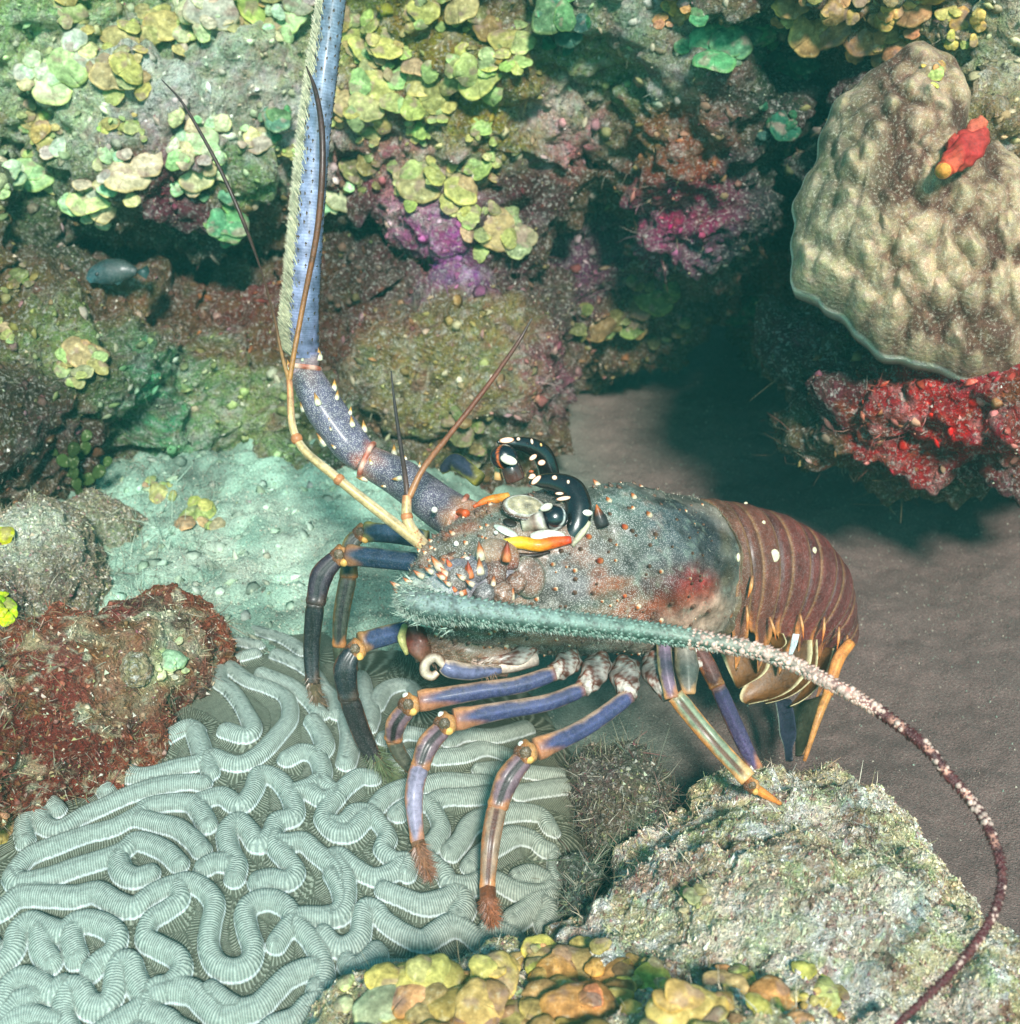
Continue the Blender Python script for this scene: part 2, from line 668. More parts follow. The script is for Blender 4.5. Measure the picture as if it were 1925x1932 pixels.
wall_blobs = [
    (60, 60, 130, (180, 215, 150)), (250, 140, 90, (240, 245, 235)), (420, 120, 120, (232, 240, 225)), (350, 160, 80, (245, 248, 240)), (470, 90, 60, (235, 240, 228)), (60, 170, 60, (215, 235, 205)), (150, 110, 60, (225, 235, 220)), (520, 90, 70, (150, 170, 90)), (330, 60, 80, (160, 195, 140)),
    (120, 200, 90, (215, 225, 195)), (560, 250, 60, (245, 235, 235)), (300, 260, 70, (150, 110, 120)), (230, 300, 60, (120, 90, 75)), (60, 330, 80, (80, 110, 80)),
    (500, 320, 60, (110, 150, 100)), (440, 210, 70, (165, 155, 130)), (330, 420, 60, (95, 40, 60)), (120, 420, 70, (70, 80, 60)), (380, 470, 60, (25, 60, 50)),
    (480, 560, 80, (110, 55, 45)), (560, 620, 60, (95, 85, 60)), (300, 560, 60, (130, 105, 80)), (60, 560, 60, (100, 85, 50)), (130, 640, 80, (130, 150, 105)), (250, 680, 70, (85, 95, 70)),
    (60, 760, 80, (55, 50, 38)), (180, 830, 70, (65, 50, 42)), (350, 800, 80, (90, 150, 115)), (450, 760, 70, (160, 175, 125)), (300, 720, 60, (100, 165, 130)), (500, 830, 70, (150, 175, 130)), (400, 860, 60, (130, 165, 130)), (560, 760, 60, (120, 125, 95)),
    (700, 60, 90, (165, 170, 95)), (800, 80, 60, (130, 110, 60)), (700, 270, 60, (165, 130, 120)), (680, 340, 50, (90, 40, 55)), (740, 350, 45, (185, 120, 130)), (800, 340, 60, (205, 190, 165)),
    (960, 210, 80, (150, 140, 90)), (1020, 215, 50, (215, 200, 195)), (930, 250, 50, (140, 130, 70)), (1060, 270, 40, (200, 130, 140)), (1100, 110, 90, (140, 155, 120)), (1000, 150, 60, (115, 90, 60)),
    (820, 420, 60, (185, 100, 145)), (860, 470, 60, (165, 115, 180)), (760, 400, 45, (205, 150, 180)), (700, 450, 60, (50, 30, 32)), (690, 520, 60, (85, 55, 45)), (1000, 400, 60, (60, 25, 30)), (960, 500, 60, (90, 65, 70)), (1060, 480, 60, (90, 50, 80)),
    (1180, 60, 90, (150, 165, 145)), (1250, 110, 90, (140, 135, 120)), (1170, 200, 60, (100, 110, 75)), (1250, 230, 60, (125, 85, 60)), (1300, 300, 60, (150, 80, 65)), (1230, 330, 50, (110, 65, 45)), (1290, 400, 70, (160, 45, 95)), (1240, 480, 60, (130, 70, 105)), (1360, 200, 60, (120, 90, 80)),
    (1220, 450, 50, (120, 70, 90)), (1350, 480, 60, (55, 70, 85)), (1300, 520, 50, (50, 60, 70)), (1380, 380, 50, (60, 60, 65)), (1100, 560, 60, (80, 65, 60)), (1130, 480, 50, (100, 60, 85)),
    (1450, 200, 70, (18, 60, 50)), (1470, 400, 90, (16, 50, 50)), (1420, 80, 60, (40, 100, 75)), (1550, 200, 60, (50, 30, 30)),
    (640, 640, 70, (115, 72, 62)), (800, 620, 70, (100, 72, 62)), (860, 680, 90, (175, 170, 115)), (900, 740, 70, (150, 150, 95)), (800, 760, 80, (135, 130, 90)), (700, 720, 60, (150, 130, 105)), (1010, 720, 80, (150, 105, 110)), (1080, 700, 60, (130, 90, 100)), (930, 820, 60, (90, 105, 80)), (700, 820, 60, (60, 85, 70)),
    (1700, 100, 60, (150, 120, 70)), (1840, 80, 80, (180, 175, 130)), (1900, 60, 90, (215, 205, 190)), (1900, 170, 70, (190, 180, 150)), (1880, 260, 60, (120, 80, 55)), (1910, 210, 40, (210, 190, 160)), (1780, 60, 60, (90, 80, 55)),
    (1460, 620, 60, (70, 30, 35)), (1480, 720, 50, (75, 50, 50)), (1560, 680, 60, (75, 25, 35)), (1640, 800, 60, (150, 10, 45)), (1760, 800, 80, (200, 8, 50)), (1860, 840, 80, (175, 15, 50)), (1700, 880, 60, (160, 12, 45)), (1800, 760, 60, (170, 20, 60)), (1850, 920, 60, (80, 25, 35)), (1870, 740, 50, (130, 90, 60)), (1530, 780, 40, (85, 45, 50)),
    (1500, 640, 20, (150, 90, 90)),
]
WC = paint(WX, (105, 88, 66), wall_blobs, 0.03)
gm = WC.mean(1)[:, None]
WC = np.clip(gm + (WC - gm) * 1.45, 0.004, 0.95)
lum = (WC.mean(1) / 0.25).clip(0.25, 1.4)[:, None]
WC2 = patches(WX, WC, [((96, 82, 48), 1, .30), ((140, 60, 95), 1.3, .34), ((215, 212, 200), 2.2, .42), ((52, 36, 32), 1.6, .38), ((150, 155, 90), 1.8, .40), ((70, 120, 88), 1.1, .50), ((235, 225, 220), 4.0, .50), ((140, 70, 50), 2.6, .50)], 22, 5)
WC = WC * (1 - 0.5) + 0.5 * np.minimum(WC2, WC * 0.4 + WC2 * lum * 0.9)
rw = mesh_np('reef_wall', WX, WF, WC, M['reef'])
tag(rw, kind='structure')
reg('reef_wall', WX, WF, WC)


def rock(name, specs, voxel, blobs, base, mat, label, cat='rock', amp=1.0, seed=50, lumps=1.0, pal=None):
    X, F = remesh([blob_at(*s, n=24) for s in specs], voxel)
    N = vnorm(X, F)
    dsp = amp * (0.022 * fbm(X, 9, 3, seed) + lumps * 0.014 * (0.55 - cell(X, 30, seed + 2)) + 0.006 * (0.5 - cell(X, 85, seed + 3)) + 0.004 * fbm(X, 110, 2, seed + 4))
    X = X + N * dsp[:, None]
    C = paint(X, base, blobs, 0.02, seed)
    if pal:
        C = patches(X, C, pal, 30, seed, 0.75)
    o = mesh_np(name, X, F, C, M[mat])
    c = X.mean(0)
    c[2] = X[:, 2].min()
    recentre(o, c)
    if label:
        tag(o, label, cat)
    else:
        tag(o, kind='structure')
    reg(name + str(seed), X, F, C)
    return o


rock('crusted_rock', [(1460, 1880, .90, 400, 330, .17), (1560, 1640, 1.00, 190, 170, .12), (1330, 1760, .97, 200, 190, .12), (1100, 2060, .80, 420, 230, .15), (1780, 1950, .86, 190, 260, .14), (1500, 2150, .72, 700, 260, .18), (1660, 1760, .93, 200, 190, .12), (1430, 1570, 1.02, 120, 112, .07), (1210, 1830, .87, 170, 150, .11), (1000, 2010, .78, 330, 170, .12), (800, 2040, .75, 240, 130, .12)],
     0.0036, [(1300, 1650, 70, (150, 130, 110)), (1420, 1520, 60, (135, 140, 105)), (1500, 1470, 60, (120, 125, 105)), (1600, 1500, 60, (150, 130, 105)), (1400, 1600, 60, (190, 180, 140)), (1520, 1600, 60, (165, 150, 125)), (1300, 1560, 50, (150, 160, 110)),
              (1650, 1600, 60, (150, 165, 130)), (1760, 1720, 60, (195, 200, 150)), (1600, 1750, 80, (200, 185, 165)), (1450, 1780, 80, (180, 195, 160)), (1250, 1800, 70, (175, 165, 130)), (1500, 1850, 80, (220, 205, 190)), (1600, 1840, 60, (235, 235, 230)), (1700, 1900, 60, (210, 200, 180)),
              (1140, 1700, 50, (150, 130, 130)), (1200, 1650, 50, (140, 110, 110)), (1200, 1760, 60, (170, 190, 160)), (1120, 1800, 50, (160, 180, 140)), (1850, 1850, 60, (120, 75, 60)), (1800, 1700, 40, (130, 90, 80)), (1300, 1870, 50, (190, 150, 100)), (700, 1880, 60, (110, 130, 100)), (900, 1830, 60, (130, 150, 110)), (1400, 1700, 60, (200, 180, 160)), (1880, 1930, 60, (110, 70, 55))],
     (216, 194, 152), 'pale_rock', 'large pale crusted boulder at bottom right with the hind legs standing on its top', seed=61, pal=[((240, 224, 204), 1, .12), ((170, 130, 105), 1.4, .42), ((196, 190, 138), 0.8, .3), ((240, 238, 230), 2.2, .36), ((120, 85, 70), 2.6, .45), ((175, 190, 135), 1.7, .5)])
rock('rubble_rock', [(1160, 1540, 1.06, 110, 110, .07), (1090, 1720, .95, 50, 80, .05), (1240, 1620, 1.06, 120, 80, .06)], 0.003,
     [(1100, 1480, 40, (110, 95, 85)), (1170, 1560, 40, (110, 95, 75)), (1200, 1500, 30, (130, 120, 90)), (1120, 1600, 40, (80, 100, 80)), (1200, 1600, 40, (70, 120, 95)), (1100, 1700, 40, (90, 110, 95))],
     (95, 95, 80), 'reef', 'low brown turfed rubble between the brain coral and the big pale boulder', seed=71)
rock('red_crusted_rock', [(110, 1390, 1.02, 230, 230, .10), (290, 1250, 1.08, 130, 120, .09), (-60, 1450, .98, 200, 260, .12), (370, 1280, 1.1, 60, 70, .06)], 0.003,
     [(120, 1300, 60, (135, 60, 45)), (60, 1400, 80, (110, 38, 25)), (180, 1440, 60, (115, 45, 30)), (260, 1300, 40, (150, 125, 95)), (320, 1240, 45, (190, 195, 145)), (240, 1180, 50, (150, 100, 80)), (170, 1180, 40, (175, 165, 130)), (230, 1130, 40, (130, 55, 50)), (300, 1150, 40, (185, 190, 160)), (380, 1250, 30, (140, 80, 65)), (330, 1330, 40, (130, 60, 45)), (180, 1260, 40, (160, 130, 100)),
      (40, 1540, 40, (120, 55, 35)), (15, 1570, 20, (200, 150, 95)), (400, 1330, 30, (175, 165, 145)), (90, 1240, 40, (120, 60, 50))],
     (138, 68, 44), 'red_rock', 'rusty red algae covered rock lying over the left rim of the brain coral', seed=81, pal=[((185, 170, 135), 1.6, .42), ((60, 28, 24), 1.2, .40), ((200, 200, 170), 2.6, .55), ((130, 90, 50), 2.0, .48)])
rock('mottled_rock', [(50, 1080, 1.22, 130, 130, .10), (-60, 1180, 1.15, 120, 140, .10), (190, 1010, 1.36, 60, 50, .05)], 0.0036,
     [(60, 990, 60, (200, 205, 180)), (110, 1060, 50, (130, 120, 100)), (40, 1120, 50, (110, 85, 70)), (70, 1190, 50, (170, 190, 160)), (200, 1000, 40, (140, 150, 120))],
     (140, 130, 105), 'pale_rock', 'speckled grey green rock at the left edge above the red crusted rock', seed=91)

# ---- brain coral: a dome whose ridges follow traced centre lines
def coral_base(x, y):
    r = 1.0 * np.where(x > -0.2, (x + 0.2) ** 2, 0.45 * (x + 0.2) ** 2) + 0.95 * (y - 0.76) ** 2
    z = 0.150 - r
    xe = 0.054 + 0.010 * np.sin(y * 41 + 1) + 0.006 * np.sin(y * 97) - 1.1 * np.maximum(0.66 - y, 0) - 0.9 * np.maximum(y - 0.88, 0)
    q = np.maximum(x - xe + 0.012, 0)
    z = z - 60 * np.minimum(q, 0.03) ** 2 - 3.2 * np.maximum(q - 0.03, 0)
    return z


def cray(u, v, add=0.0, wall=False):
    D = P(u, v, 1.0) - CAM
    lo, hi = 0.45, 1.9
    t = lo
    prev = t
    while t < hi:
        q = CAM + D * t
        if q[2] < coral_base(q[0], q[1]) + add:
            break
        prev = t
        t += 0.004
    a, b = prev, t
    for _ in range(12):
        mdl = (a + b) / 2
        q = CAM + D * mdl
        if q[2] < coral_base(q[0], q[1]) + add:
            b = mdl
        else:
            a = mdl
    return CAM + D * b, b


c5 = [
 [(300,720),(235,650),(240,580),(310,520),(330,430),(400,365),(480,350),(550,375),(525,440),(530,530),(570,610)],
 [(550,370),(620,350),(640,440),(700,520),(800,530),(950,490),(1080,460),(1090,400),(1050,280)],
 [(650,330),(740,330),(820,380),(900,330),(1010,270),(1060,290)],
 [(1120,440),(1140,520)],
 [(1150,430),(1290,470),(1400,420),(1500,320),(1570,220),(1560,120),(1460,60),(1350,20),(1250,-60)],
 [(1190,-40),(1190,20),(1260,80),(1330,180),(1370,270),(1330,320),(1230,290)],
 [(130,900),(120,820),(150,710),(200,750),(240,810),(320,820),(440,745),(560,690),(700,630),(850,590),(1000,570),(1100,575)],
 [(90,1120),(70,1080),(150,980),(300,910),(450,850),(600,810),(740,740),(790,700),(900,680),(1030,680),(1085,730),(1120,800)],
 [(750,760),(860,790),(960,820),(1040,880),(1090,940)],
 [(1080,670),(1200,640),(1300,690),(1370,610),(1400,530),(1470,530),(1540,580),(1590,670),(1590,750),(1500,780),(1470,850),(1400,900),(1350,830),(1290,780),(1230,830),(1240,930),(1280,1020),(1270,1090)],
 [(1240,1010),(1160,1010),(1100,1040)],
 [(60,1090),(100,1125),(250,1090),(400,1030),(560,980),(660,940),(720,890),(800,900),(900,950),(970,1020)],
 [(630,980),(660,1060),(730,1095),(810,1075)],
 [(-120,1340),(0,1280),(100,1200),(250,1190),(400,1190),(520,1170),(620,1230),(720,1260),(820,1190),(930,1140),(1030,1120),(1120,1170),(1160,1240),(1140,1350),(1130,1470),(1180,1570),(1270,1600),(1350,1560),(1370,1470),(1340,1370),(1330,1270),(1390,1220),(1480,1210),(1560,1250),(1600,1310),(1660,1300),(1800,1300),(1860,1240),(1850,1150),(1810,1070)],
 [(960,1140),(970,1220),(900,1280),(810,1340),(790,1430),(870,1480),(960,1530),(980,1600),(930,1670),(860,1720),(800,1745)],
 [(1600,1320),(1540,1390),(1500,1450)],
 [(1600,1340),(1680,1420),(1740,1530),(1760,1620),(1750,1730),(1770,1790)],
 [(1720,1580),(1640,1600),(1560,1640),(1480,1720),(1400,1800),(1310,1830),(1200,1860),(1120,1790),(1050,1720),(950,1700),(850,1700),(800,1750),(790,1830),(900,1880),(960,1930),(1100,1990)],
 [(1140,1720),(1230,1790),(1280,1820)],
 [(-60,1640),(0,1580),(60,1500),(80,1400),(150,1340),(240,1370),(330,1390),(400,1340),(480,1330),(570,1360),(630,1420),(600,1510),(530,1560),(490,1600)],
 [(210,1390),(220,1480),(265,1560)],
 [(370,1380),(390,1470),(410,1530)],
 [(-80,1900),(0,1800),(40,1700),(110,1650),(200,1680),(270,1720),(330,1690)],
 [(780,1750),(730,1640),(700,1560),(640,1570),(620,1640),(610,1720),(560,1800),(480,1790),(430,1720),(370,1700),(345,1760),(330,1850),(360,1925),(420,2010)],
 [(-60,1960),(0,1925),(80,1880),(160,1860),(260,1890),(330,1880)],
 [(780,1800),(700,1850),(600,1910),(530,1960),(480,2040)],
 [(1480,860),(1510,930),(1570,1000),(1600,1060),(1560,1105),(1470,1095),(1400,1110)],
 [(1500,895),(1570,895),(1650,890),(1720,950),(1790,1010),(1830,1060),(1850,1120)],
 [(1600,620),(1680,590),(1740,560),(1790,600),(1830,640),(1790,690),(1760,760),(1810,830),(1870,850),(1925,830),(1990,760)],
 [(1560,440),(1640,405),(1720,430),(1750,500),(1740,570)],
 [(1720,430),(1760,370),(1740,300),(1700,240)],
 [(1890,1560),(1925,1590),(1990,1560),(2050,1500)],
 [(1400,2000),(1480,1920),(1600,1870),(1680,1790),(1770,1760)],
 [(1420,-20),(1520,20),(1600,60),(1680,130),(1740,200)],
 [(1500,-120),(1600,-80),(1700,-20),(1760,60)],
 [(160,1760),(80,1790),(0,1900)], [(520,1980),(640,2000),(740,1960),(850,1990)], [(-60,1480),(-120,1560),(-200,1500)], [(120,2000),(220,1960),(330,2000)],
]
c6 = [
 [(12,640),(60,590),(130,540),(200,540)],
 [(-20,790),(30,800),(75,770),(110,735),(190,740),(250,800),(290,870),(265,940),(330,1000),(400,1010),(390,1070)],
 [(-130,620),(-60,660),(0,640)],
 [(0,975),(40,980),(120,1040),(220,1090),(320,1060),(370,1010)],
 [(20,1000),(60,1090),(60,1200),(30,1290),(-40,1300)],
 [(-60,1400),(0,1460),(60,1470),(130,1420),(150,1320),(170,1260),(230,1270),(280,1330),(380,1400),(480,1440),(560,1400),(640,1360),(720,1390),(780,1440),(850,1490)],
 [(230,700),(290,640),(380,600),(480,590),(600,570),(720,580),(850,590)],
 [(340,750),(400,710),(500,690),(550,740),(580,820),(550,890),(510,930)],
 [(520,690),(600,660),(720,660),(860,650)],
 [(560,440),(700,430),(800,400),(900,420),(960,440)],
 [(620,350),(700,320),(850,330),(950,310),(1050,280)],
 [(800,520),(950,510),(1100,530),(1280,550)],
 [(1000,640),(1100,620),(1250,600),(1340,610)],
 [(630,960),(690,890),(740,810),(850,760),(1000,740),(1130,760),(1180,830)],
 [(740,1040),(790,980),(880,920),(980,870),(1080,890),(1140,940),(1210,1000),(1210,1100),(1170,1180),(1080,1190),(990,1170),(900,1120)],
 [(1010,1100),(1080,1080),(1150,1110),(1200,1150)],
 [(980,1330),(1050,1280),(1120,1220),(1180,1190)],
 [(520,1000),(600,1070),(640,1130),(740,1140),(820,1110)],
 [(270,1160),(370,1200),(480,1240),(600,1220),(680,1190),(710,1250),(680,1310)],
 [(100,1620),(180,1595),(320,1600),(450,1600),(600,1610),(690,1600)],
 [(850,1390),(930,1410),(1000,1450)],
 [(1150,1370),(1180,1290),(1150,1240)],
 [(60,200),(85,300),(80,380),(60,460)],
 [(220,150),(270,70),(350,40),(430,60),(450,140)],
 [(-60,60),(0,120),(20,200)],[(150,0),(170,100),(200,190),(180,260)],
 [(280,330),(380,300),(500,320)],[(330,460),(430,430),(520,430)],
 [(-100,1700),(0,1720),(60,1800)],
]
c4 = [[(1210,1650),(1300,1640),(1400,1660)], [(1330,1560),(1450,1600),(1560,1640),(1650,1700)], [(1300,1720),(1380,1700)]]
lines = []
for L in c5:
    lines.append([(x * .4675 * .7415, (1705 + y * .4675) * .7415) for x, y in L])
for L in c6:
    lines.append([((850 + x * .4675) * .7415, (1705 + y * .4675) * .7415) for x, y in L])
for L in c4:
    lines.append([(x * .4675 * .7415, (850 + y * .4675) * .7415) for x, y in L])
SP = []
arc0 = 0.0
for li, L in enumerate(lines):
    pts = np.array([cray(u, v, 0.008)[0][:2] for u, v in L])
    seg = np.linalg.norm(np.diff(pts, axis=0), axis=1).sum()
    q = catmull(pts, max(4, int(seg / 0.0008)))
    t = nrm(np.gradient(q, axis=0))
    s = arc0 + np.concatenate([[0], np.cumsum(np.linalg.norm(np.diff(q, axis=0), axis=1))])
    arc0 = s[-1] + 0.03
    for i in range(len(q)):
        SP.append((q[i, 0], q[i, 1], t[i, 0], t[i, 1], s[i], i == 0 or i == len(q) - 1))
SPA = np.array([[float(c) for c in r] for r in SP])
kd = kdtree.KDTree(len(SP))
for i, r in enumerate(SP):
    kd.insert((r[0], r[1], 0), i)
kd.balance()
cx = np.arange(-0.50, 0.085, 0.00125)
cy = np.arange(0.38, 1.10, 0.00135)
CX, CY = np.meshgrid(cx, cy)
CX = CX.ravel()
CY = CY.ravel()
idx = np.fromiter((kd.find((a, b, 0))[1] for a, b in zip(CX.tolist(), CY.tolist())), int, len(CX))
dx = CX - SPA[idx, 0]
dy = CY - SPA[idx, 1]
al = dx * SPA[idx, 2] + dy * SPA[idx, 3]
pe = -dx * SPA[idx, 3] + dy * SPA[idx, 2]
C3 = np.stack([CX, CY, np.zeros_like(CX)], 1)
dist = np.where(SPA[idx, 5] > 0, np.sqrt(dx * dx + dy * dy), np.abs(pe))
hw = np.interp(CY, [0.5, 0.75, 1.0], [0.0076, 0.0074, 0.0068]) * (1 + 0.12 * fbm(C3, 22, 2, 41))
arc = SPA[idx, 4] + np.where(SPA[idx, 5] > 0, hw * 0.9 * np.arctan2(al, np.abs(pe) + 1e-5), al)
dd = dist / hw
hgt = np.where(dd < 1, 0.0022 + 0.0076 * np.sqrt(np.maximum(1 - dd ** 2, 0)), np.where(dd < 1.15, 0.0022 * (1.15 - dd) / 0.15, 0.0))
hgt = hgt - 0.0016 * np.clip(dd - 1.15, 0, 1.4) - 0.0007 * np.exp(-(dd / 0.10) ** 2)
CZ = coral_base(CX, CY) + hgt
edge = np.maximum(-CX - 0.42, 0) + np.maximum(CY - 1.02, 0)
CZ = CZ - 2.2 * edge + 0.004 * fbm(C3, 7, 2, 44)
CV = np.stack([CX, CY, CZ], 1)
nx, ny = len(cx), len(cy)
ii, jj = np.meshgrid(np.arange(nx - 1), np.arange(ny - 1))
ii = ii.ravel()
jj = jj.ravel()
CF = np.stack([jj * nx + ii, jj * nx + ii + 1, (jj + 1) * nx + ii + 1, (jj + 1) * nx + ii], 1)
CC = np.ones((len(CV), 3)) * (1 + 0.12 * fbm(C3, 6, 3, 45))[:, None]
warm = np.clip((CX + 0.08) / 0.1, 0, 1)[:, None]
CC = CC * (1 - warm) + CC * warm * np.array([1.0, 0.9, 0.82])
# skirt down to the seabed makes it a solid dome
k0 = len(CV)
ring = np.concatenate([np.arange(nx), np.arange(1, ny) * nx + nx - 1, (ny - 1) * nx + np.arange(nx - 2, -1, -1), np.arange(ny - 2, 0, -1) * nx])
SK = CV[ring].copy()
SK[:, 2] = -0.06
V2 = np.vstack([CV, SK])
m = len(ring)
a = np.arange(m)
b2 = (a + 1) % m
F2 = np.vstack([CF, np.stack([ring[b2], ring[a], k0 + a, k0 + b2], 1)])
attr = {'arc': np.concatenate([arc, arc[ring]]), 'dist': np.concatenate([dd, dd[ring]])}
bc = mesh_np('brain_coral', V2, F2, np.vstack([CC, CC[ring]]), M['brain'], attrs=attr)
recentre(bc, (-0.2, 0.68, 0.0))
tag(bc, 'broad grey green brain coral with thick winding ridges filling the bottom left', 'coral')
reg('brain', CV, CF, CC)

# ---- ruffled plate coral on the right
PCX, PCY = 1745, 430
out = [(1490, 520), (1497, 430), (1530, 330), (1552, 260), (1600, 185), (1660, 130), (1740, 98), (1798, 130), (1832, 190), (1818, 262), (1792, 332), (1880, 291), (1935, 330), (2010, 390), (2060, 480), (2040, 620), (1960, 700), (1840, 722), (1740, 700), (1650, 665), (1600, 625), (1545, 575), (1505, 555)]
th = np.array([math.atan2(-(v - PCY), u - PCX) for u, v in out])
rr = np.array([math.hypot(u - PCX, v - PCY) for u, v in out])
o_ = np.argsort(th)
th, rr = th[o_], rr[o_]
nT, nR = 520, 190
TT = np.linspace(-math.pi, math.pi, nT, endpoint=False)
RR = np.interp(TT, th, rr, period=2 * math.pi) * (1 + 0.02 * np.sin(9 * TT) + 0.012 * np.sin(23 * TT + 1))
pd0 = 1.19
pc = P(PCX, PCY, pd0)
Vf = []
for k in range(nR + 1):
    f = math.sin(k / nR * math.pi / 2)
    x = RR * f * np.cos(TT) * K * pd0
    y = RR * f * np.sin(TT) * K * pd0
    Vf.append(np.stack([x, y, np.full_like(x, f)], 1))
Vf = np.vstack(Vf)
f = Vf[:, 2]
lx = Vf[:, 0]
ly = Vf[:, 1]
L3 = np.stack([lx, ly * 0.72, np.zeros_like(lx)], 1)
L3b = L3 + 0.006 * np.stack([fbm(L3, 40, 2, 3), fbm(L3, 40, 2, 4), 0 * lx], 1)
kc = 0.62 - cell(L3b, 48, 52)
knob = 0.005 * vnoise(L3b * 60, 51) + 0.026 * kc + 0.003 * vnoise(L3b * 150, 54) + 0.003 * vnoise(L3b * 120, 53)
lobe = -0.0 * np.exp(-(((lx - 0.035) / 0.012) ** 2 + ((ly - 0.10) / 0.05) ** 2)) 
out_h = 0.085 * np.sqrt(np.maximum(1 - (0.985 * f) ** 2, 0)) + knob * (1 - f ** 10) + lobe
nvec = nrm(-0.93 * FWD + 0.15 * UP - 0.22 * RT)
pX = pc + lx[:, None] * RT + ly[:, None] * UP + out_h[:, None] * nvec
# the back: shrinks behind the rim
back = []
for q, (sc, dz) in enumerate([(0.985, -0.012), (0.90, -0.03), (0.7, -0.055), (0.4, -0.075), (0.02, -0.08)]):
    e = Vf[-nT:]
    back.append(pc + e[:, :1] * sc * RT + e[:, 1:2] * sc * UP + dz * nvec)
pXa = np.vstack([pX] + back)
a = np.arange(nT)
b2 = (a + 1) % nT
pF = np.vstack([np.stack([k * nT + a, (k + 1) * nT + a, (k + 1) * nT + b2, k * nT + b2], 1) for k in range(nR + 5)])
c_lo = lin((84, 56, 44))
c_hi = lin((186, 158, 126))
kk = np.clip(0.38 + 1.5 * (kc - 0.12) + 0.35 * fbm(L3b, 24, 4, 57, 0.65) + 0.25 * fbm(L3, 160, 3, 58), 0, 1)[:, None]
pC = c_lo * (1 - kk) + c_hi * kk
gr = np.clip(1 - (lx + 0.09) / 0.06, 0, 1)[:, None] * 0.35
pC = pC * (1 - gr) + lin((120, 135, 105)) * gr
rim = np.clip((f - 0.983) / 0.015, 0, 1)[:, None]
pC = pC * (1 - rim) + lin((215, 212, 195)) * rim
pCa = np.vstack([pC] + [np.tile(lin((90, 55, 50)), (nT, 1))] * 5)
M['plate'] = crust_mat('knobbly_plate_coral', pale=(0.82, 0.76, 0.6), pale_amt=0.25, dark=(0.12, 0.07, 0.05), dark_amt=0.35, tint_amt=0.0, s=1.6, bump=0.35)
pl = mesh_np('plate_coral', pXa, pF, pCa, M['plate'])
recentre(pl, pc)
tag(pl, 'big knobbly brown and cream plate coral with a pale rim at upper right', 'coral')
reg('plate', pX, pF[:nT * nR], pC)
#MARK_OBJ

# ================================================================== spiny lobster
class LB:
    """collects pieces of one mesh: verts, faces, colour, speckle amount"""
    def __init__(s):
        s.V, s.F, s.C, s.S, s.n = [], [], [], [], 0

    def add(s, V, F, C, S=0.0):
        V = np.asarray(V, float)
        C = np.asarray(C, float)
        if C.ndim == 1:
            C = np.tile(C, (len(V), 1))
        S = np.full(len(V), S) if np.isscalar(S) else S
        for f in F:
            s.F.append([int(i) + s.n for i in f if i is not None])
        s.V.append(V)
        s.C.append(C)
        s.S.append(S)
        s.n += len(V)

    def build(s, name, mat, parent=None, smooth=True):
        V = np.vstack(s.V)
        return mesh_np(name, V, s.F, np.vstack(s.C), mat, parent, attrs={'spk': np.concatenate(s.S)}, smooth=smooth)


def ring_faces(n, m, cap=True):
    F = []
    for i in range(n - 1):
        for j in range(m):
            k = (j + 1) % m
            F.append((i * m + j, i * m + k, (i + 1) * m + k, (i + 1) * m + j))
    if cap:
        F.append(tuple(range(m))[::-1])
        F.append(tuple((n - 1) * m + j for j in range(m)))
    return F


def tube(lb, pts, rads, colf, n=None, m=16, spk=0.0, flat=1.0, hint=None, cap=True, mod=None):
    """pts: world points; rads: radius at each; colf(t, ang) -> linear rgb arrays; ang 0 faces hint"""
    pts = np.asarray(pts, float)
    n = n or max(8, len(pts) * 6)
    Q = catmull(pts, n)
    T = np.linspace(0, 1, n)
    r = np.interp(T, np.linspace(0, 1, len(rads)), rads)
    tan = nrm(np.gradient(Q, axis=0))
    h = np.asarray(hint if hint is not None else -FWD, float)
    A = nrm(h - (tan @ h)[:, None] * tan)
    B = np.cross(tan, A)
    ang = np.linspace(0, 2 * math.pi, m, endpoint=False)
    V = np.zeros((n, m, 3))
    R = np.tile(r[:, None], (1, m))
    if mod is not None:
        R = R * mod(T[:, None], ang[None, :])
    V = Q[:, None, :] + R[:, :, None] * (np.cos(ang)[None, :, None] * A[:, None, :] * flat + np.sin(ang)[None, :, None] * B[:, None, :])
    TT, AA = np.meshgrid(T, ang, indexing='ij')
    if callable(colf):
        C = colf(TT.ravel(), AA.ravel())
    else:
        C = np.asarray(colf, float)
    lb.add(V.reshape(-1, 3), ring_faces(n, m, cap), C, spk)
    return Q, tan, A, B


def ramp(t, stops):
    xs = [a for a, _ in stops]
    cs = np.array([lin(c) for _, c in stops])
    return np.stack([np.interp(t, xs, cs[:, k]) for k in range(3)], 1)


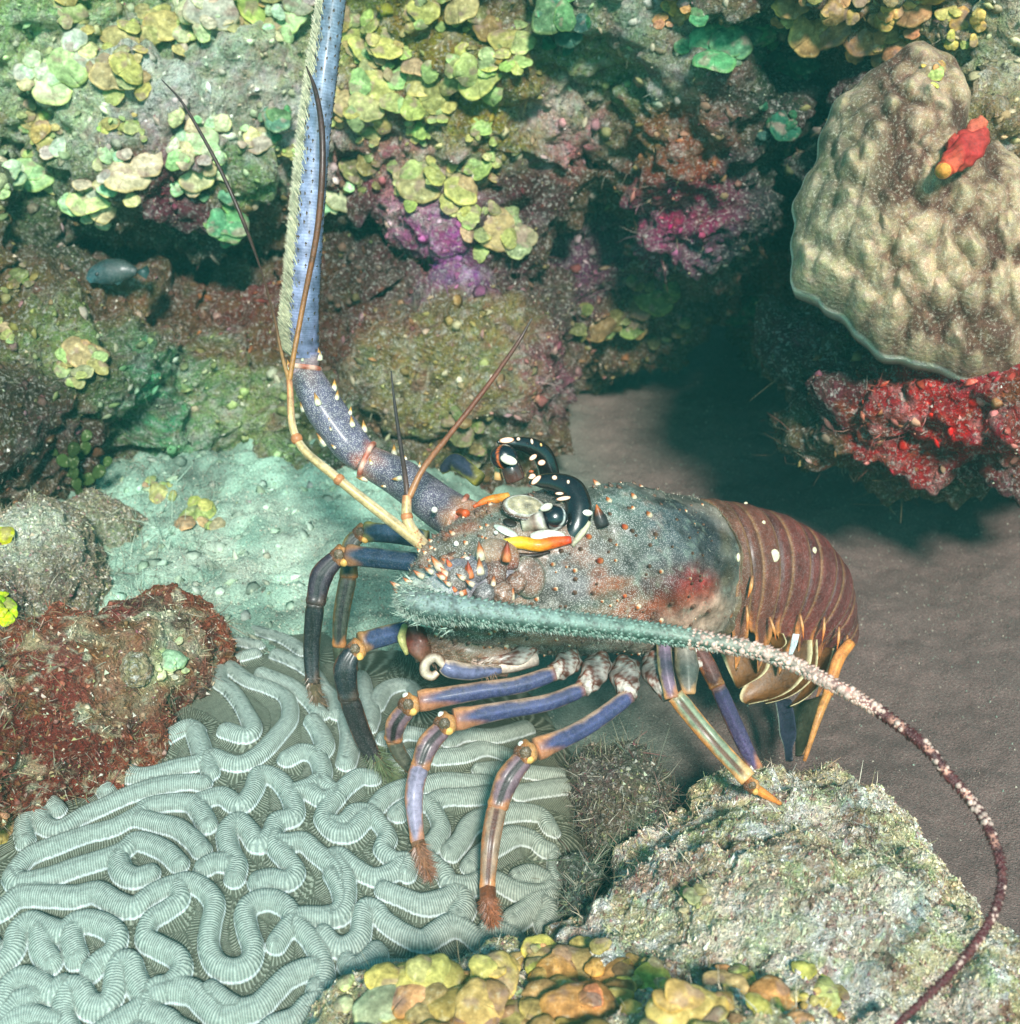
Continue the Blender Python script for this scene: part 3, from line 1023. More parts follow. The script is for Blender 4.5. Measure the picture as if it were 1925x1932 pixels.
def stripes(t, ang, body, edge, w=0.6, ends=None, dark=None):
    """long soft bands: the edge colour runs along two flanks of a leg, blotchy towards the joints"""
    d1 = np.abs((ang - math.pi / 2 + math.pi) % (2 * math.pi) - math.pi)
    d2 = np.abs((ang + math.pi / 2 + math.pi) % (2 * math.pi) - math.pi)
    wv = 0.10 * np.sin(t * 13 + ang * 2) + 0.06 * np.sin(t * 37)
    k = np.maximum(np.clip((w * 1.15 + wv - d1) / 0.4 + 0.5, 0, 1), np.clip((w * 0.6 + wv - d2) / 0.3 + 0.5, 0, 1))[:, None]
    b_ = lin(body)
    C = b_ * (1 - k) + lin(edge) * k
    hi = np.clip(1 - np.abs(ang - np.where(ang > math.pi, 2 * math.pi, 0)) / 0.3, 0, 1)[:, None]  # painted highlight: brighter streak along the side turned to the viewer
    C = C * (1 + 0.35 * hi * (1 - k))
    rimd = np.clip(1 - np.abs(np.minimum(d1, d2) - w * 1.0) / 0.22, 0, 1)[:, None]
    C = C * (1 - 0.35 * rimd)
    if dark is not None:
        q = np.clip((0.42 - np.minimum(ang, 2 * math.pi - ang)) / 0.16, 0, 1)[:, None] * np.clip(np.minimum(t, 1 - t) / 0.08, 0, 1)[:, None]
        C = C * (1 - q) + lin(dark) * q
    if ends is not None:
        e = np.clip((t - 0.84 - 0.07 * np.sin(ang * 3 + 1)) / 0.12, 0, 1)[:, None] * 0.65
        C = C * (1 - e) + lin(ends) * e
        e = np.clip((0.05 - t) / 0.05, 0, 1)[:, None] * 0.4
        C = C * (1 - e) + lin(ends) * e
    return C


def spine(lb, base, direction, length, r, cols=((225, 215, 190), (200, 110, 40), (60, 25, 15)), bend=0.3, m=8):
    direction = nrm(direction)
    base = np.asarray(base, float)
    up = np.array([0, 0, 1.0])
    p = [base - direction * r * 0.6, base + direction * length * 0.25, base + direction * length * 0.6 + up * bend * length * 0.12, base + direction * length + up * bend * length * 0.35]
    tube(lb, p, [r * 1.15, r, r * 0.6, r * 0.06], lambda t, a: ramp(t, [(0, cols[0]), (0.35, cols[0]), (0.6, cols[1]), (1, cols[2])]), n=7, m=m)


def near_hit(X, u, v, rad=9):
    pu, pv, pd = proj(X)
    q = (pu - u) ** 2 + (pv - v) ** 2
    m_ = q < rad * rad
    if m_.any():
        idx = np.nonzero(m_)[0]
        j = idx[int(np.argmin(pd[idx]))]
    else:
        j = int(np.argmin(q))
    return j


lob = empty('spiny_lobster', P(1150, 1300, 1.0) * np.array([1, 1, 0]) + np.array([0, 0, 0.0]), 'spiny lobster with spread orange and blue striped legs standing over the brain coral', 'lobster')
body = LB()
HEAD = nrm(np.array([-0.93, -0.36, 0.10]))
LAT = nrm(np.array([0.36, -0.93, 0.0]))          # towards the near flank

# ---- carapace: lofted shell from the front plate to the rear rim
st = [  # u, v, d, half height, half width
    (1314, 1079, 1.058, .0600, .0530), (1302, 1081, 1.054, .0625, .0560), (1270, 1084, 1.043, .0640, .0590), (1230, 1085, 1.032, .0660, .0610), (1190, 1083, 1.020, .0690, .0610),
    (1120, 1080, 1.008, .0700, .0590), (1050, 1082, .998, .0680, .0560), (985, 1088, .988, .0640, .0520), (920, 1098, .978, .0560, .0460), (860, 1110, .970, .0470, .0390), (815, 1120, .964, .0370, .0300), (785, 1128, .960, .0200, .0180)]
cen = np.array([P(a, b, c) for a, b, c, _, _ in st])
hh = np.array([a[3] for a in st])
ww = np.array([a[4] for a in st])
NL, NM = 150, 120
Q = catmull(cen, NL)
tq = np.linspace(0, len(st) - 1, NL)
h_ = np.interp(tq, range(len(st)), hh)
w_ = np.interp(tq, range(len(st)), ww)
tan = nrm(np.gradient(Q, axis=0))
Lq = nrm(LAT - (tan @ LAT)[:, None] * tan)
Uq = np.cross(Lq, tan)
Uq = np.where(Uq[:, 2:3] < 0, -Uq, Uq)
ang = np.linspace(0, 2 * math.pi, NM, endpoint=False)
ca, sa = np.cos(ang), np.sin(ang)
# a little squarer than an ellipse, flatter underneath
rx = np.sign(ca) * np.abs(ca) ** 0.88
ry = np.sign(sa) * np.abs(sa) ** 0.92
ry = np.where(ry < 0, ry * 0.92, ry)
X = Q[:, None, :] + w_[:, None, None] * rx[None, :, None] * Lq[:, None, :] + h_[:, None, None] * ry[None, :, None] * Uq[:, None, :]
X = X.reshape(-1, 3)
SS, AA = np.meshgrid(np.linspace(0, 1, NL), ang, indexing='ij')
SS, AA = SS.ravel(), AA.ravel()
out_n = nrm(np.cos(AA)[:, None] * np.repeat(Lq, NM, 0) + np.sin(AA)[:, None] * np.repeat(Uq, NM, 0))
side = np.cos(AA)
# cervical groove, rear rim roll, low bumps
gro = -0.0055 * np.exp(-((SS - 0.36 - 0.14 * np.sin(AA)) / 0.018) ** 2)
rimr = 0.0022 * np.exp(-((SS - 0.035) / 0.012) ** 2) - 0.002 * np.exp(-((SS - 0.075) / 0.014) ** 2)
groove2 = -0.003 * np.exp(-((np.sin(AA) + 0.12 + 0.9 * (SS - 0.45)) / 0.06) ** 2) * np.clip((SS - 0.42) / 0.1, 0, 1) * (side > 0)
X = X + out_n * (gro + rimr + groove2 + 0.0030 * fbm(X, 45, 4, 61) + 0.002 * (0.5 - cell(X, 90, 62)))[:, None]
car_blobs = [
    (1150, 915, 40, (125, 150, 138)), (1110, 930, 40, (105, 125, 115)), (1200, 930, 40, (130, 145, 132)), (1250, 960, 35, (75, 92, 98)), (1300, 955, 35, (62, 74, 80)), (1335, 990, 35, (58, 64, 72)), (1290, 1010, 35, (85, 95, 96)),
    (1210, 1000, 30, (120, 130, 120)), (1180, 1040, 35, (118, 112, 102)), (1140, 985, 30, (145, 125, 105)), (1130, 1050, 35, (115, 104, 98)), (1230, 1060, 35, (105, 112, 106)), (1300, 1050, 30, (78, 84, 86)), (1350, 1060, 25, (70, 66, 62)),
    (1250, 1100, 28, (118, 82, 80)), (1300, 1100, 30, (160, 48, 48)), (1330, 1112, 26, (205, 35, 32)), (1345, 1140, 22, (175, 85, 60)), (1240, 1145, 32, (190, 95, 62)), (1200, 1165, 28, (185, 110, 80)), (1290, 1155, 28, (200, 95, 60)),
    (1340, 1180, 28, (196, 160, 138)), (1300, 1195, 28, (190, 150, 130)), (1250, 1215, 28, (150, 125, 108)), (1180, 1100, 12, (190, 92, 50)), (1150, 1085, 14, (205, 98, 52)), (1145, 1110, 14, (180, 90, 55)),
    (1090, 1120, 30, (158, 148, 152)), (1070, 1090, 20, (150, 145, 140)), (1040, 1150, 30, (150, 140, 130)), (1100, 1175, 26, (120, 130, 115)), (1160, 1130, 20, (120, 135, 118)), (1170, 1225, 30, (165, 130, 110)), (1080, 1225, 28, (155, 115, 92)), (1000, 1225, 28, (170, 130, 105)),
    (960, 1010, 40, (138, 148, 132)), (900, 1000, 30, (145, 150, 132)), (870, 1020, 30, (150, 138, 115)), (930, 960, 24, (130, 140, 120)), (1010, 1050, 22, (130, 125, 115)), (860, 1070, 30, (150, 150, 140)), (830, 1100, 24, (140, 150, 140)), (940, 1090, 30, (150, 135, 125)), (880, 1150, 30, (120, 140, 125)), (830, 1180, 26, (130, 90, 70)), (880, 1210, 26, (105, 120, 95)), (950, 1200, 30, (140, 115, 90)),
    (885, 978, 14, (205, 105, 60)), (850, 988, 14, (190, 100, 62)), (905, 955, 12, (180, 120, 80)), (940, 1045, 16, (170, 130, 95)), (1070, 920, 24, (45, 52, 50)), (1385, 1020, 14, (105, 92, 68)), (1392, 1090, 14, (110, 95, 70)),
]
carC = paint(X, (125, 120, 108), car_blobs, 0.006, 66)
mot = fbm(X, 90, 4, 67)[:, None]
mot2 = fbm(X, 26, 4, 71)[:, None]
carC = carC * np.clip(0.62 + 0.42 * mot + 0.30 * mot2, 0.25, 1.4)
rust = np.clip((mot2 + 0.5 * mot - 0.12) / 0.25, 0, 1) * 0.5 * np.clip((SS - 0.25) / 0.2, 0.25, 1)[:, None]
carC = carC * (1 - rust) + lin((142, 88, 62)) * rust
vein = np.clip(1 - np.abs(fbm(X + 0.004 * mot, 38, 2, 73)) / 0.07, 0, 1)[:, None] * np.clip((0.55 - SS) / 0.1, 0, 1)[:, None]
carC = carC * (1 - 0.35 * vein) + lin((150, 165, 145)) * 0.35 * vein
# net-like pale lattice low on the rear flank
ce = cell(X, 420, 69)
low = np.clip((-np.sin(AA) - 0.14) / 0.22, 0, 1) * np.clip(1 - np.abs(SS - 0.25) / 0.30, 0, 1) * (side > 0)
lat = np.clip((ce - 0.45) / 0.15, 0, 1) * low
carC = carC * (1 - 0.75 * lat[:, None]) + lin((205, 180, 160)) * 0.75 * lat[:, None]
holes = np.clip((0.35 - ce) / 0.12, 0, 1) * low
carC = carC * (1 - 0.7 * holes[:, None]) + lin((105, 50, 38)) * 0.7 * holes[:, None]
spkv = np.clip(0.75 + 0.3 * fbm(X, 20, 2, 68), 0, 1) * np.clip((SS - 0.3) / 0.15, 0.15, 1)
body.add(X, ring_faces(NL, NM), carC, spkv)
rear = np.clip((0.085 - SS) / 0.03, 0, 1)[:, None]
carC = carC * (1 - rear) + lin((108, 88, 66)) * rear * np.clip(1 + 0.4 * mot, .5, 1.5)
body.C[-1] = carC
carX = X.copy()
carN = out_n
# ---- spines on the carapace, pointing forward and out
c2 = lambda a, b: (1038 + a * .3082, 815.6 + b * .3082)
OR = ((225, 205, 175), (205, 110, 45), (80, 30, 15))
DK = ((120, 90, 70), (90, 55, 40), (30, 18, 15))
RD = ((210, 120, 70), (190, 70, 30), (60, 20, 15))
for (a, b, L, c) in [(75, 215, 16, OR), (150, 225, 12, OR), (280, 285, 10, OR), (370, 395, 9, OR), (530, 380, 9, OR), (630, 492, 10, OR), (435, 315, 8, DK), (380, 305, 7, DK), (440, 572, 10, RD), (480, 440, 6, DK), (530, 592, 7, DK), (660, 605, 8, DK),
                     (262, 632, 9, RD), (320, 768, 11, RD), (422, 782, 6, OR), (172, 852, 8, OR), (40, 822, 8, OR), (120, 830, 5, OR), (600, 825, 7, DK), (702, 838, 8, OR), (950, 912, 7, DK), (885, 932, 6, DK), (752, 1068, 8, DK), (890, 1083, 9, DK), (1000, 1098, 8, DK),
                     (482, 1004, 7, RD), (552, 1092, 9, OR), (640, 1150, 7, DK), (700, 1165, 8, OR), (300, 930, 5, DK), (770, 700, 5, DK), (860, 620, 5, DK), (700, 420, 5, DK), (800, 520, 5, DK), (880, 1200, 6, DK), (560, 260, 6, DK), (230, 520, 7, OR), (350, 500, 6, DK)]:
    u, v = c2(a, b)
    j = near_hit(carX, u, v)
    dirn = nrm(0.75 * HEAD + 0.75 * carN[j])
    L_ = L * K * 1.5
    spine(body, carX[j], dirn, L_, L_ * 0.34, c)
for (u, v, L, c) in [(852, 1000, 9, OR), (905, 990, 6, OR), (910, 1060, 8, OR), (925, 1070, 8, OR), (888, 1090, 9, OR), (870, 1110, 9, OR), (1000, 1245, 6, OR), (990, 1105, 7, OR), (905, 1140, 7, OR), (875, 1130, 7, RD), (955, 1060, 10, RD), (905, 1052, 10, RD), (905, 1070, 9, OR), (890, 1078, 9, RD), (975, 1120, 7, OR), (960, 1140, 7, RD), (850, 1075, 8, OR), (836, 1052, 8, OR), (890, 1042, 6, OR), (920, 1010, 6, OR), (935, 1135, 6, OR)]:
    j = near_hit(carX, u, v)
    L_ = L * K * 1.3
    spine(body, carX[j], nrm(HEAD + carN[j]), L_, L_ * 0.36, c)


def patch(lb, u, v, ru, rv, col, lift=0.0015, tilt=0.0, spk=0.0, n=9, bulge=0.6, hard=True):
    """a low domed plate lying on the carapace"""
    j = near_hit(carX, u, v)
    c = carX[j]
    nn = carN[j]
    d = (c - CAM) @ FWD
    t1 = nrm(RT - (RT @ nn) * nn)
    t2 = nrm(np.cross(nn, t1))
    if t2 @ UP < 0:
        t2 = -t2
    ct, s_ = math.cos(tilt), math.sin(tilt)
    e1 = ct * t1 + s_ * t2
    e2 = -s_ * t1 + ct * t2
    S_, F_ = ico_dir(n)
    V_ = c + nn * lift + S_[:, :1] * ru * K * d * e1 + S_[:, 1:2] * rv * K * d * e2 + S_[:, 2:3] * min(ru, rv) * K * d * bulge * nn
    C_ = lin(col) if not callable(col) else col(S_)
    lb.add(V_, [tuple(f) for f in F_], C_, spk)
    return c, nn


# cheek disc behind the antenna base and the lilac cheek plate
patch(body, 1000, 1092, 34, 42, lambda S: ramp(np.hypot(S[:, 0], S[:, 1]), [(0, (120, 84, 70)), (0.6, (128, 92, 76)), (0.88, (104, 92, 80)), (1, (140, 140, 122))]), tilt=0.2, bulge=0.35, lift=0.004, spk=0.8)
# pale socket round the near eye
patch(body, 992, 955, 44, 42, lambda S: ramp(np.hypot(S[:, 0], S[:, 1]), [(0, (205, 185, 150)), (0.72, (175, 160, 125)), (0.8, (225, 220, 205)), (0.9, (110, 70, 45)), (1, (30, 25, 22))]) * np.clip(1 + 0.6 * fbm(S, 4, 3, 5), .4, 1.5)[:, None], bulge=0.22, lift=0.0016, n=24, spk=0.6)
patch(body, 1030, 1005, 36, 13, (225, 222, 205), tilt=0.15, bulge=0.4, lift=0.002)
patch(body, 960, 1000, 26, 9, (210, 215, 200), tilt=-0.45, bulge=0.4, lift=0.002)
patch(body, 965, 985, 14, 10, (40, 32, 28), tilt=-0.4, bulge=0.3, lift=0.002)


def surf_line(pts, lift):
    return [carX[near_hit(carX, u, v)] + carN[near_hit(carX, u, v)] * lift for u, v in pts]


# yellow to red-orange bars below and before the eyes
tube(body, surf_line([(950, 1024), (975, 1026), (1010, 1030), (1045, 1027), (1075, 1016)], 0.004), [.0040, .0048, .0048, .0046, .0030],
     lambda t, a: ramp(t, [(0, (235, 200, 70)), (0.3, (245, 180, 20)), (0.65, (235, 110, 10)), (1, (200, 50, 20))]), n=26, m=12)
tube(body, surf_line([(950, 1038), (1000, 1042), (1040, 1040)], 0.0025), [.0012, .002, .001], lin((45, 25, 18)), n=12, m=8)
tube(body, surf_line([(955, 920), (935, 930), (915, 942), (893, 956)], 0.003), [.0030, .0040, .0030, .0012], lambda t, a: ramp(t, [(0, (215, 150, 60)), (0.4, (235, 135, 30)), (1, (215, 90, 40))]), n=16, m=10)
tube(body, surf_line([(880, 968), (862, 966), (850, 962)], 0.003), [.003, .0032, .002], lin((205, 85, 35)), n=8, m=8)

# ---- abdomen: overlapping bands with pointed side flaps
ab = [(1304, 1082, 1.056, .0625, .0525, 0.04), (1346, 1085, 1.070, .0645, .0540, 0.08), (1394, 1091, 1.092, .0640, .0530, 0.18), (1442, 1101, 1.115, .0620, .0510, 0.34), (1482, 1117, 1.137, .0585, .0485, 0.56), (1508, 1142, 1.156, .0535, .0455, 0.84), (1522, 1172, 1.172, .0470, .0410, 1.1), (1536, 1200, 1.182, .0400, .037, 1.35)]
NB = 72
for i in range(7):
    a0, a1 = ab[i], ab[i + 1]
    rows = []
    nS = 20
    for k in range(nS):
        t = k / (nS - 1) * 1.22
        q = [a0[j] + (a1[j] - a0[j]) * t for j in range(6)]
        c = P(q[0], q[1], q[2])
        bendv = q[5]
        fw = nrm(-HEAD * math.cos(bendv) * np.array([1, 1, 0.2]) + np.array([0, 0, -1.0]) * math.sin(bendv))
        Lv = LAT
        Uv = nrm(np.cross(Lv, fw))
        if Uv[2] < 0 and bendv < 1.5:
            Uv = -Uv
        swell = 1.0 + 0.035 * math.sin(min(t, 1.15) / 1.15 * math.pi) + (0.02 if t > 0.9 else 0) - (0.06 if t < 0.16 else 0) - (0.05 if t > 1.15 else 0)
        step = 0.022 * (1 if 0.42 < t < 0.52 else 0)
        swell -= step
        angs = np.linspace(-1, 1, NB)
        # the flap narrows to a point low on the flank
        for aa in angs:
            reach = 1.95 + 0.75 * max(0.0, 1 - abs(t - 0.74) / 0.40) ** 1.3
            ar = abs(aa) * reach
            hang = max(0.0, ar - 1.72) * 0.058
            th_ = math.pi / 2 + math.copysign(min(ar, 1.72), aa)
            low_ = max(0.0, abs(aa) - 0.72) / 0.28
            p = c + q[4] * swell * math.cos(th_) * Lv + q[3] * swell * math.sin(th_) * Uv
            p = p + fw * 0.004 * low_ + nrm(np.array([0, 0, -1.0]) - 0.25 * Uv) * hang
            rows.append(p)
    A_ = np.array(rows)
    TT_ = np.repeat(np.linspace(0, 1.22, nS), NB)
    AN_ = np.tile(np.abs(np.linspace(-1, 1, NB)), nS)
    base_c = [(110, 66, 48), (108, 56, 42), (106, 46, 38), (102, 40, 35), (98, 36, 32), (96, 38, 32), (92, 40, 30)][i]
    C_ = np.tile(lin(base_c), (len(A_), 1)) * (1 + 0.25 * fbm(A_, 60, 3, 70 + i))[:, None]
    rim_ = np.exp(-((TT_ - 1.12) / 0.05) ** 2) * 0.8 + 0.5 * np.exp(-((TT_ - 0.5) / 0.035) ** 2)
    rim_ = np.clip(rim_, 0, 1)[:, None]
    C_ = C_ * (1 - rim_) + lin((170, 130, 82)) * rim_
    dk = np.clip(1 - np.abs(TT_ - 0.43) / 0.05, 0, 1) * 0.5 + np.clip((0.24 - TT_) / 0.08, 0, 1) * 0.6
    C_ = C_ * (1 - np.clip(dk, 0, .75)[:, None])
    tip = np.clip((AN_ - 0.80) / 0.12, 0, 1) * np.clip(np.abs(np.sin(TT_ * 7 + i)) * 1.4 - 0.3, 0, 1)
    C_ = C_ * (1 - tip[:, None]) + lin((205, 125, 62)) * tip[:, None]
    tp2 = np.clip((AN_ - 0.96) / 0.03, 0, 1)[:, None]
    C_ = C_ * (1 - tp2) + lin((215, 140, 70)) * tp2
    grid = []
    for a in range(nS - 1):
        for b in range(NB - 1):
            grid.append((a * NB + b, a * NB + b + 1, (a + 1) * NB + b + 1, (a + 1) * NB + b))
    # inner skin gives the shell its thickness
    cc = A_.reshape(nS, NB, 3).mean(1)
    A_in = A_ + (np.repeat(cc, NB, 0) - A_) * 0.03
    k0 = len(A_)
    grid += [(d + k0, c_ + k0, b_ + k0, a_ + k0) for (a_, b_, c_, d) in grid]
    for a in range(nS - 1):
        grid.append((a * NB, (a + 1) * NB, (a + 1) * NB + k0, a * NB + k0))
        grid.append(((a + 1) * NB + NB - 1, a * NB + NB - 1, a * NB + NB - 1 + k0, (a + 1) * NB + NB - 1 + k0))
    for b in range(NB - 1):
        grid.append(((nS - 1) * NB + b, (nS - 1) * NB + b + 1, (nS - 1) * NB + b + 1 + k0, (nS - 1) * NB + b + k0))
        grid.append((b + 1, b, b + k0, b + 1 + k0))
    body.add(np.vstack([A_, A_in]), grid, np.vstack([C_, C_ * 0.6]), 0.25)
    if i == 2:
        abX = A_
# fleshy core under the bands so no light leaks through
tube(body, [P(1300, 1085, 1.06), P(1370, 1090, 1.085), P(1440, 1108, 1.12), P(1488, 1140, 1.15), P(1512, 1190, 1.175)], [.0475, .0465, .043, .038, .028], lin((24, 18, 18)), n=20, m=24)
for (a, b, ru, rv) in [(1390, 748, 11, 13), (1637, 718, 5, 7), (1310, 535, 4, 4), (1195, 410, 4, 3), (1170, 765, 4, 9)]:
    u, v = c2(a, b)
    allX = np.vstack(body.V)
    j = near_hit(allX, u, v, 6)
    cpt = allX[j]
    S_, F_ = ico_dir(6)
    d_ = (cpt - CAM) @ FWD
    body.add(cpt + S_[:, :1] * ru * K * d_ * nrm(RT + 0.3 * FWD) + S_[:, 1:2] * rv * K * d_ * UP + S_[:, 2:3] * 0.0012 * FWD - FWD * 0.0006, [tuple(f) for f in F_], lin((220, 205, 170)), 0)
# pleura tips: orange edged spines hanging from each band on the near flank
for (a, b, a2, b2_, r_) in [(1205, 1060, 1205, 1215, 3.2), (1345, 1130, 1385, 1275, 3.2), (1530, 1110, 1552, 1265, 3.2), (1680, 1130, 1665, 1290, 3.2), (1770, 1190, 1755, 1340, 3.2), (1820, 1240, 1808, 1370, 3.0), (1240, 880, 1210, 1020, 4.0)]:
    u, v = c2(a, b)
    allX = np.vstack(body.V)
    j = near_hit(allX, u, v, 8)
    d_ = (allX[j] - CAM) @ FWD - 0.004
    u2, v2 = c2(a2, b2_)
    tube(body, [P(u, v, d_), P((u + u2) / 2 + 1.5, (v + v2) / 2, d_ - 0.002), P(u2, v2, d_ + 0.002)], [r_ * K * 0.7, r_ * K, r_ * K * 0.15], lambda t, a: ramp(t, [(0, (140, 90, 55)), (0.4, (200, 140, 80)), (0.8, (215, 120, 55)), (1, (190, 90, 40))]), n=10, m=8, flat=0.6)


# ---- pleopods: brown leaf plates with cream rims hanging below the tail
def leafplate(lb, pts, thick, colf, n=14, m=20):
    """closed leaf between two edge curves; pts: list of (left point, right point) world"""
    Lc = catmull([p[0] for p in pts], n)
    Rc = catmull([p[1] for p in pts], n)
    V_ = []
    C_ = []
    for i in range(n):
        ax = Rc[i] - Lc[i]
        wv = nrm(np.cross(ax, Lc[min(i + 1, n - 1)] - Lc[max(i - 1, 0)]))
        for k in range(m):
            a = 2 * math.pi * k / m
            x = (1 - math.cos(a)) / 2
            V_.append(Lc[i] + ax * x + wv * thick * math.sin(a) + wv * 0.10 * np.linalg.norm(ax) * math.sin(math.pi * x))
            C_.append(colf(i / (n - 1), x))
    lb.add(V_, ring_faces(n, m), np.array(C_), 0)


def pleo(t, x):
    e = max(0, min(1, (abs(x - 0.5) - 0.43) / 0.04))
    b0 = lin((128, 82, 36)) * (1 - x * 0.6)
    return b0 * (1 - e) + lin((200, 185, 140)) * e


c7 = lambda a, b: (1186.4 + a * .2311, 1149.3 + b * .2311)


def q7(a, b, d):
    u, v = c7(a, b)
    return P(u, v, d)


for (L1, R1, dp) in [([(740, 340), (800, 480), (880, 640)], [(1180, 330), (1120, 520), (900, 650)], 1.085),
                     ([(980, 300), (960, 560), (900, 720), (960, 775)], [(1500, 250), (1480, 480), (1290, 690), (980, 778)], 1.105),
                     ([(1300, 200), (1290, 500), (1150, 700), (1100, 760)], [(1540, 240), (1530, 520), (1350, 700), (1120, 770)], 1.122),
                     ([(1500, 300), (1460, 560), (1370, 720), (1310, 790)], [(1680, 320), (1600, 560), (1460, 720), (1320, 792)], 1.135),
                     ([(1130, 190), (1140, 260), (1200, 330)], [(1265, 200), (1290, 280), (1220, 340)], 1.075)]:
    n_ = max(len(L1), len(R1))
    L1 = catmull(np.array([(a, b, 0) for a, b in L1]), 6)
    R1 = catmull(np.array([(a, b, 0) for a, b in R1]), 6)
    leafplate(body, [(q7(l[0], l[1], dp + 0.004), q7(r[0], r[1], dp - 0.008)) for l, r in zip(L1, R1)], 0.0011, pleo)
leafplate(body, [(q7(1340, 200, 1.066), q7(1395, 205, 1.064)), (q7(1320, 290, 1.066), q7(1375, 290, 1.064)), (q7(1300, 380, 1.07), q7(1330, 390, 1.07))], 0.0014, lambda t, x: lin((215, 225, 225)))
# tail fan blades curled under the body
leafplate(body, [(q7(1190, 720, 1.15), q7(1330, 740, 1.14)), (q7(1220, 900, 1.14), q7(1360, 900, 1.13)), (q7(1230, 1020, 1.13), q7(1370, 1040, 1.12)), (q7(1265, 1120, 1.12), q7(1340, 1130, 1.115)), (q7(1280, 1240, 1.11), q7(1340, 1235, 1.105))], 0.0014,
          lambda t, x: lin((150, 165, 150)) if x < 0.07 else lin((42, 46, 62)))
leafplate(body, [(q7(1330, 760, 1.16), q7(1590, 700, 1.15)), (q7(1350, 900, 1.15), q7(1540, 860, 1.14)), (q7(1360, 1050, 1.14), q7(1500, 1010, 1.13)), (q7(1360, 1200, 1.12), q7(1430, 1180, 1.115))], 0.0010,
          lambda t, x: lin((72, 74, 56)) if x < 0.93 else lin((150, 100, 55)))


# ---- legs
def jpath(lst):
    return [P(u, v, d) for u, v, d in lst]


BLUE = (60, 62, 98)
ORG = (200, 162, 134)


def joint(lb, u, v, d, r, white=(0, 0)):
    """knobbly orange knee with dark hollow and a white peg"""
    S_, F_ = ico_dir(8)
    c = P(u, v, d)
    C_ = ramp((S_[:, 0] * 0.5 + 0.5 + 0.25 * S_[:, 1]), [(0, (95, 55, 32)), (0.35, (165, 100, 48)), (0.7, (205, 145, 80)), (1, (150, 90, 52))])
    lb.add(c + S_ * r * np.array([0.95, 0.95, 1.0]) * (1 + 0.10 * np.sin(S_[:, :1] * 7 + 2) + 0.08 * np.sin(S_[:, 2:3] * 9)), [tuple(f) for f in F_], C_, 0.3)
    S2, F2_ = ico_dir(5)
    lb.add(c - FWD * r * 0.72 + UP * r * 0.12 + S2 * np.array([r * .50, r * .42, r * .62]), [tuple(f) for f in F2_], lin((104, 82, 58)), 0.4)
    if white:
        cw = P(u + white[0], v + white[1], d - 0.003)
        lb.add(cw - nrm(cw - c) * r * 0.25 + S2 * r * 0.32, [tuple(f) for f in F2_], lin((238, 238, 225)), 0)
    co = P(u + 7, v + 12, d - 0.004)
    lb.add(co + S2 * r * 0.42, [tuple(f) for f in F2_], lin((235, 180, 95)), 0)


def seg(pts, rads, bodyc, edge, ends=(205, 130, 66), m=16, flat=0.9, w=0.55, dark=None, n=40, ridge=True):
    gdep = 0.22 if dark is not None else 0.0
    mod = lambda t, a: 1 + 0.07 * np.cos(2 * (a - math.pi / 2)) + 0.03 * np.cos(6 * a) - gdep * np.exp(-(np.minimum(a, 2 * math.pi - a) / 0.32) ** 2) - 0.10 * np.exp(-((t - 0.03) / 0.03) ** 2) + 0.10 * np.exp(-((t - 0.95) / 0.04) ** 2)
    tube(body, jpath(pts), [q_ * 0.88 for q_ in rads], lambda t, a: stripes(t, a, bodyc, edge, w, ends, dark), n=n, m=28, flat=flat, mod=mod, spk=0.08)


def foot_on(u, v, add=0.004):
    h = cast(u, v)
    return (h[0] - CAM) @ FWD


def fuzz(pts, rads, length, count, col, seed):
    rg = np.random.default_rng(seed)
    Qf = catmull(jpath(pts), 40)
    V_, F_, C_ = [], [], []
    for i in range(count):
        t = rg.random()
        c = Qf[int(t * 39)]
        r0 = np.interp(t, np.linspace(0, 1, len(rads)), rads)
        dr = nrm(rg.normal(size=3))
        tn = nrm(Qf[min(39, int(t * 39) + 1)] - Qf[max(0, int(t * 39) - 1)])
        dr = nrm(dr - (dr @ tn) * tn + 0.6 * tn)
        p0 = c + dr * r0 * 0.8
        p1 = p0 + dr * length * rg.uniform(0.5, 1)
        sd_ = nrm(np.cross(dr, FWD)) * 0.00028
        b_ = len(V_)
        V_ += [p0 - sd_, p0 + sd_, p1]
        F_.append((b_, b_ + 1, b_ + 2))
        C_ += [lin(col) * rg.uniform(0.5, 1.4)] * 3
    body.add(V_, F_, np.array(C_), 0)


f1 = foot_on(780, 1450)
f2 = foot_on(805, 1645)
f3 = foot_on(925, 1738)
print('FOOT DEPTHS', f1, f2, f3, foot_on(1471, 1514), foot_on(735, 1455), foot_on(600, 1320))
PBK = (112, 84, 92)
TAN = (205, 140, 92)
# near front leg
seg([(1046, 1270, .975), (980, 1292, .968), (900, 1304, .962), (790, 1323, .955)], [.0068, .0072, .0074, .0086], BLUE, ORG)
joint(body, 772, 1330, .952, .0086, (-8, -22))
seg([(768, 1338, .952), (748, 1365, .956), (742, 1395, .965)], [.0075, .0085, .0070], PBK, TAN, dark=(30, 20, 18))
seg([(742, 1395, .965), (756, 1425, (.965 + f1) / 2), (778, 1455, f1)], [.0066, .006, .0045], (95, 92, 78), (150, 110, 70))
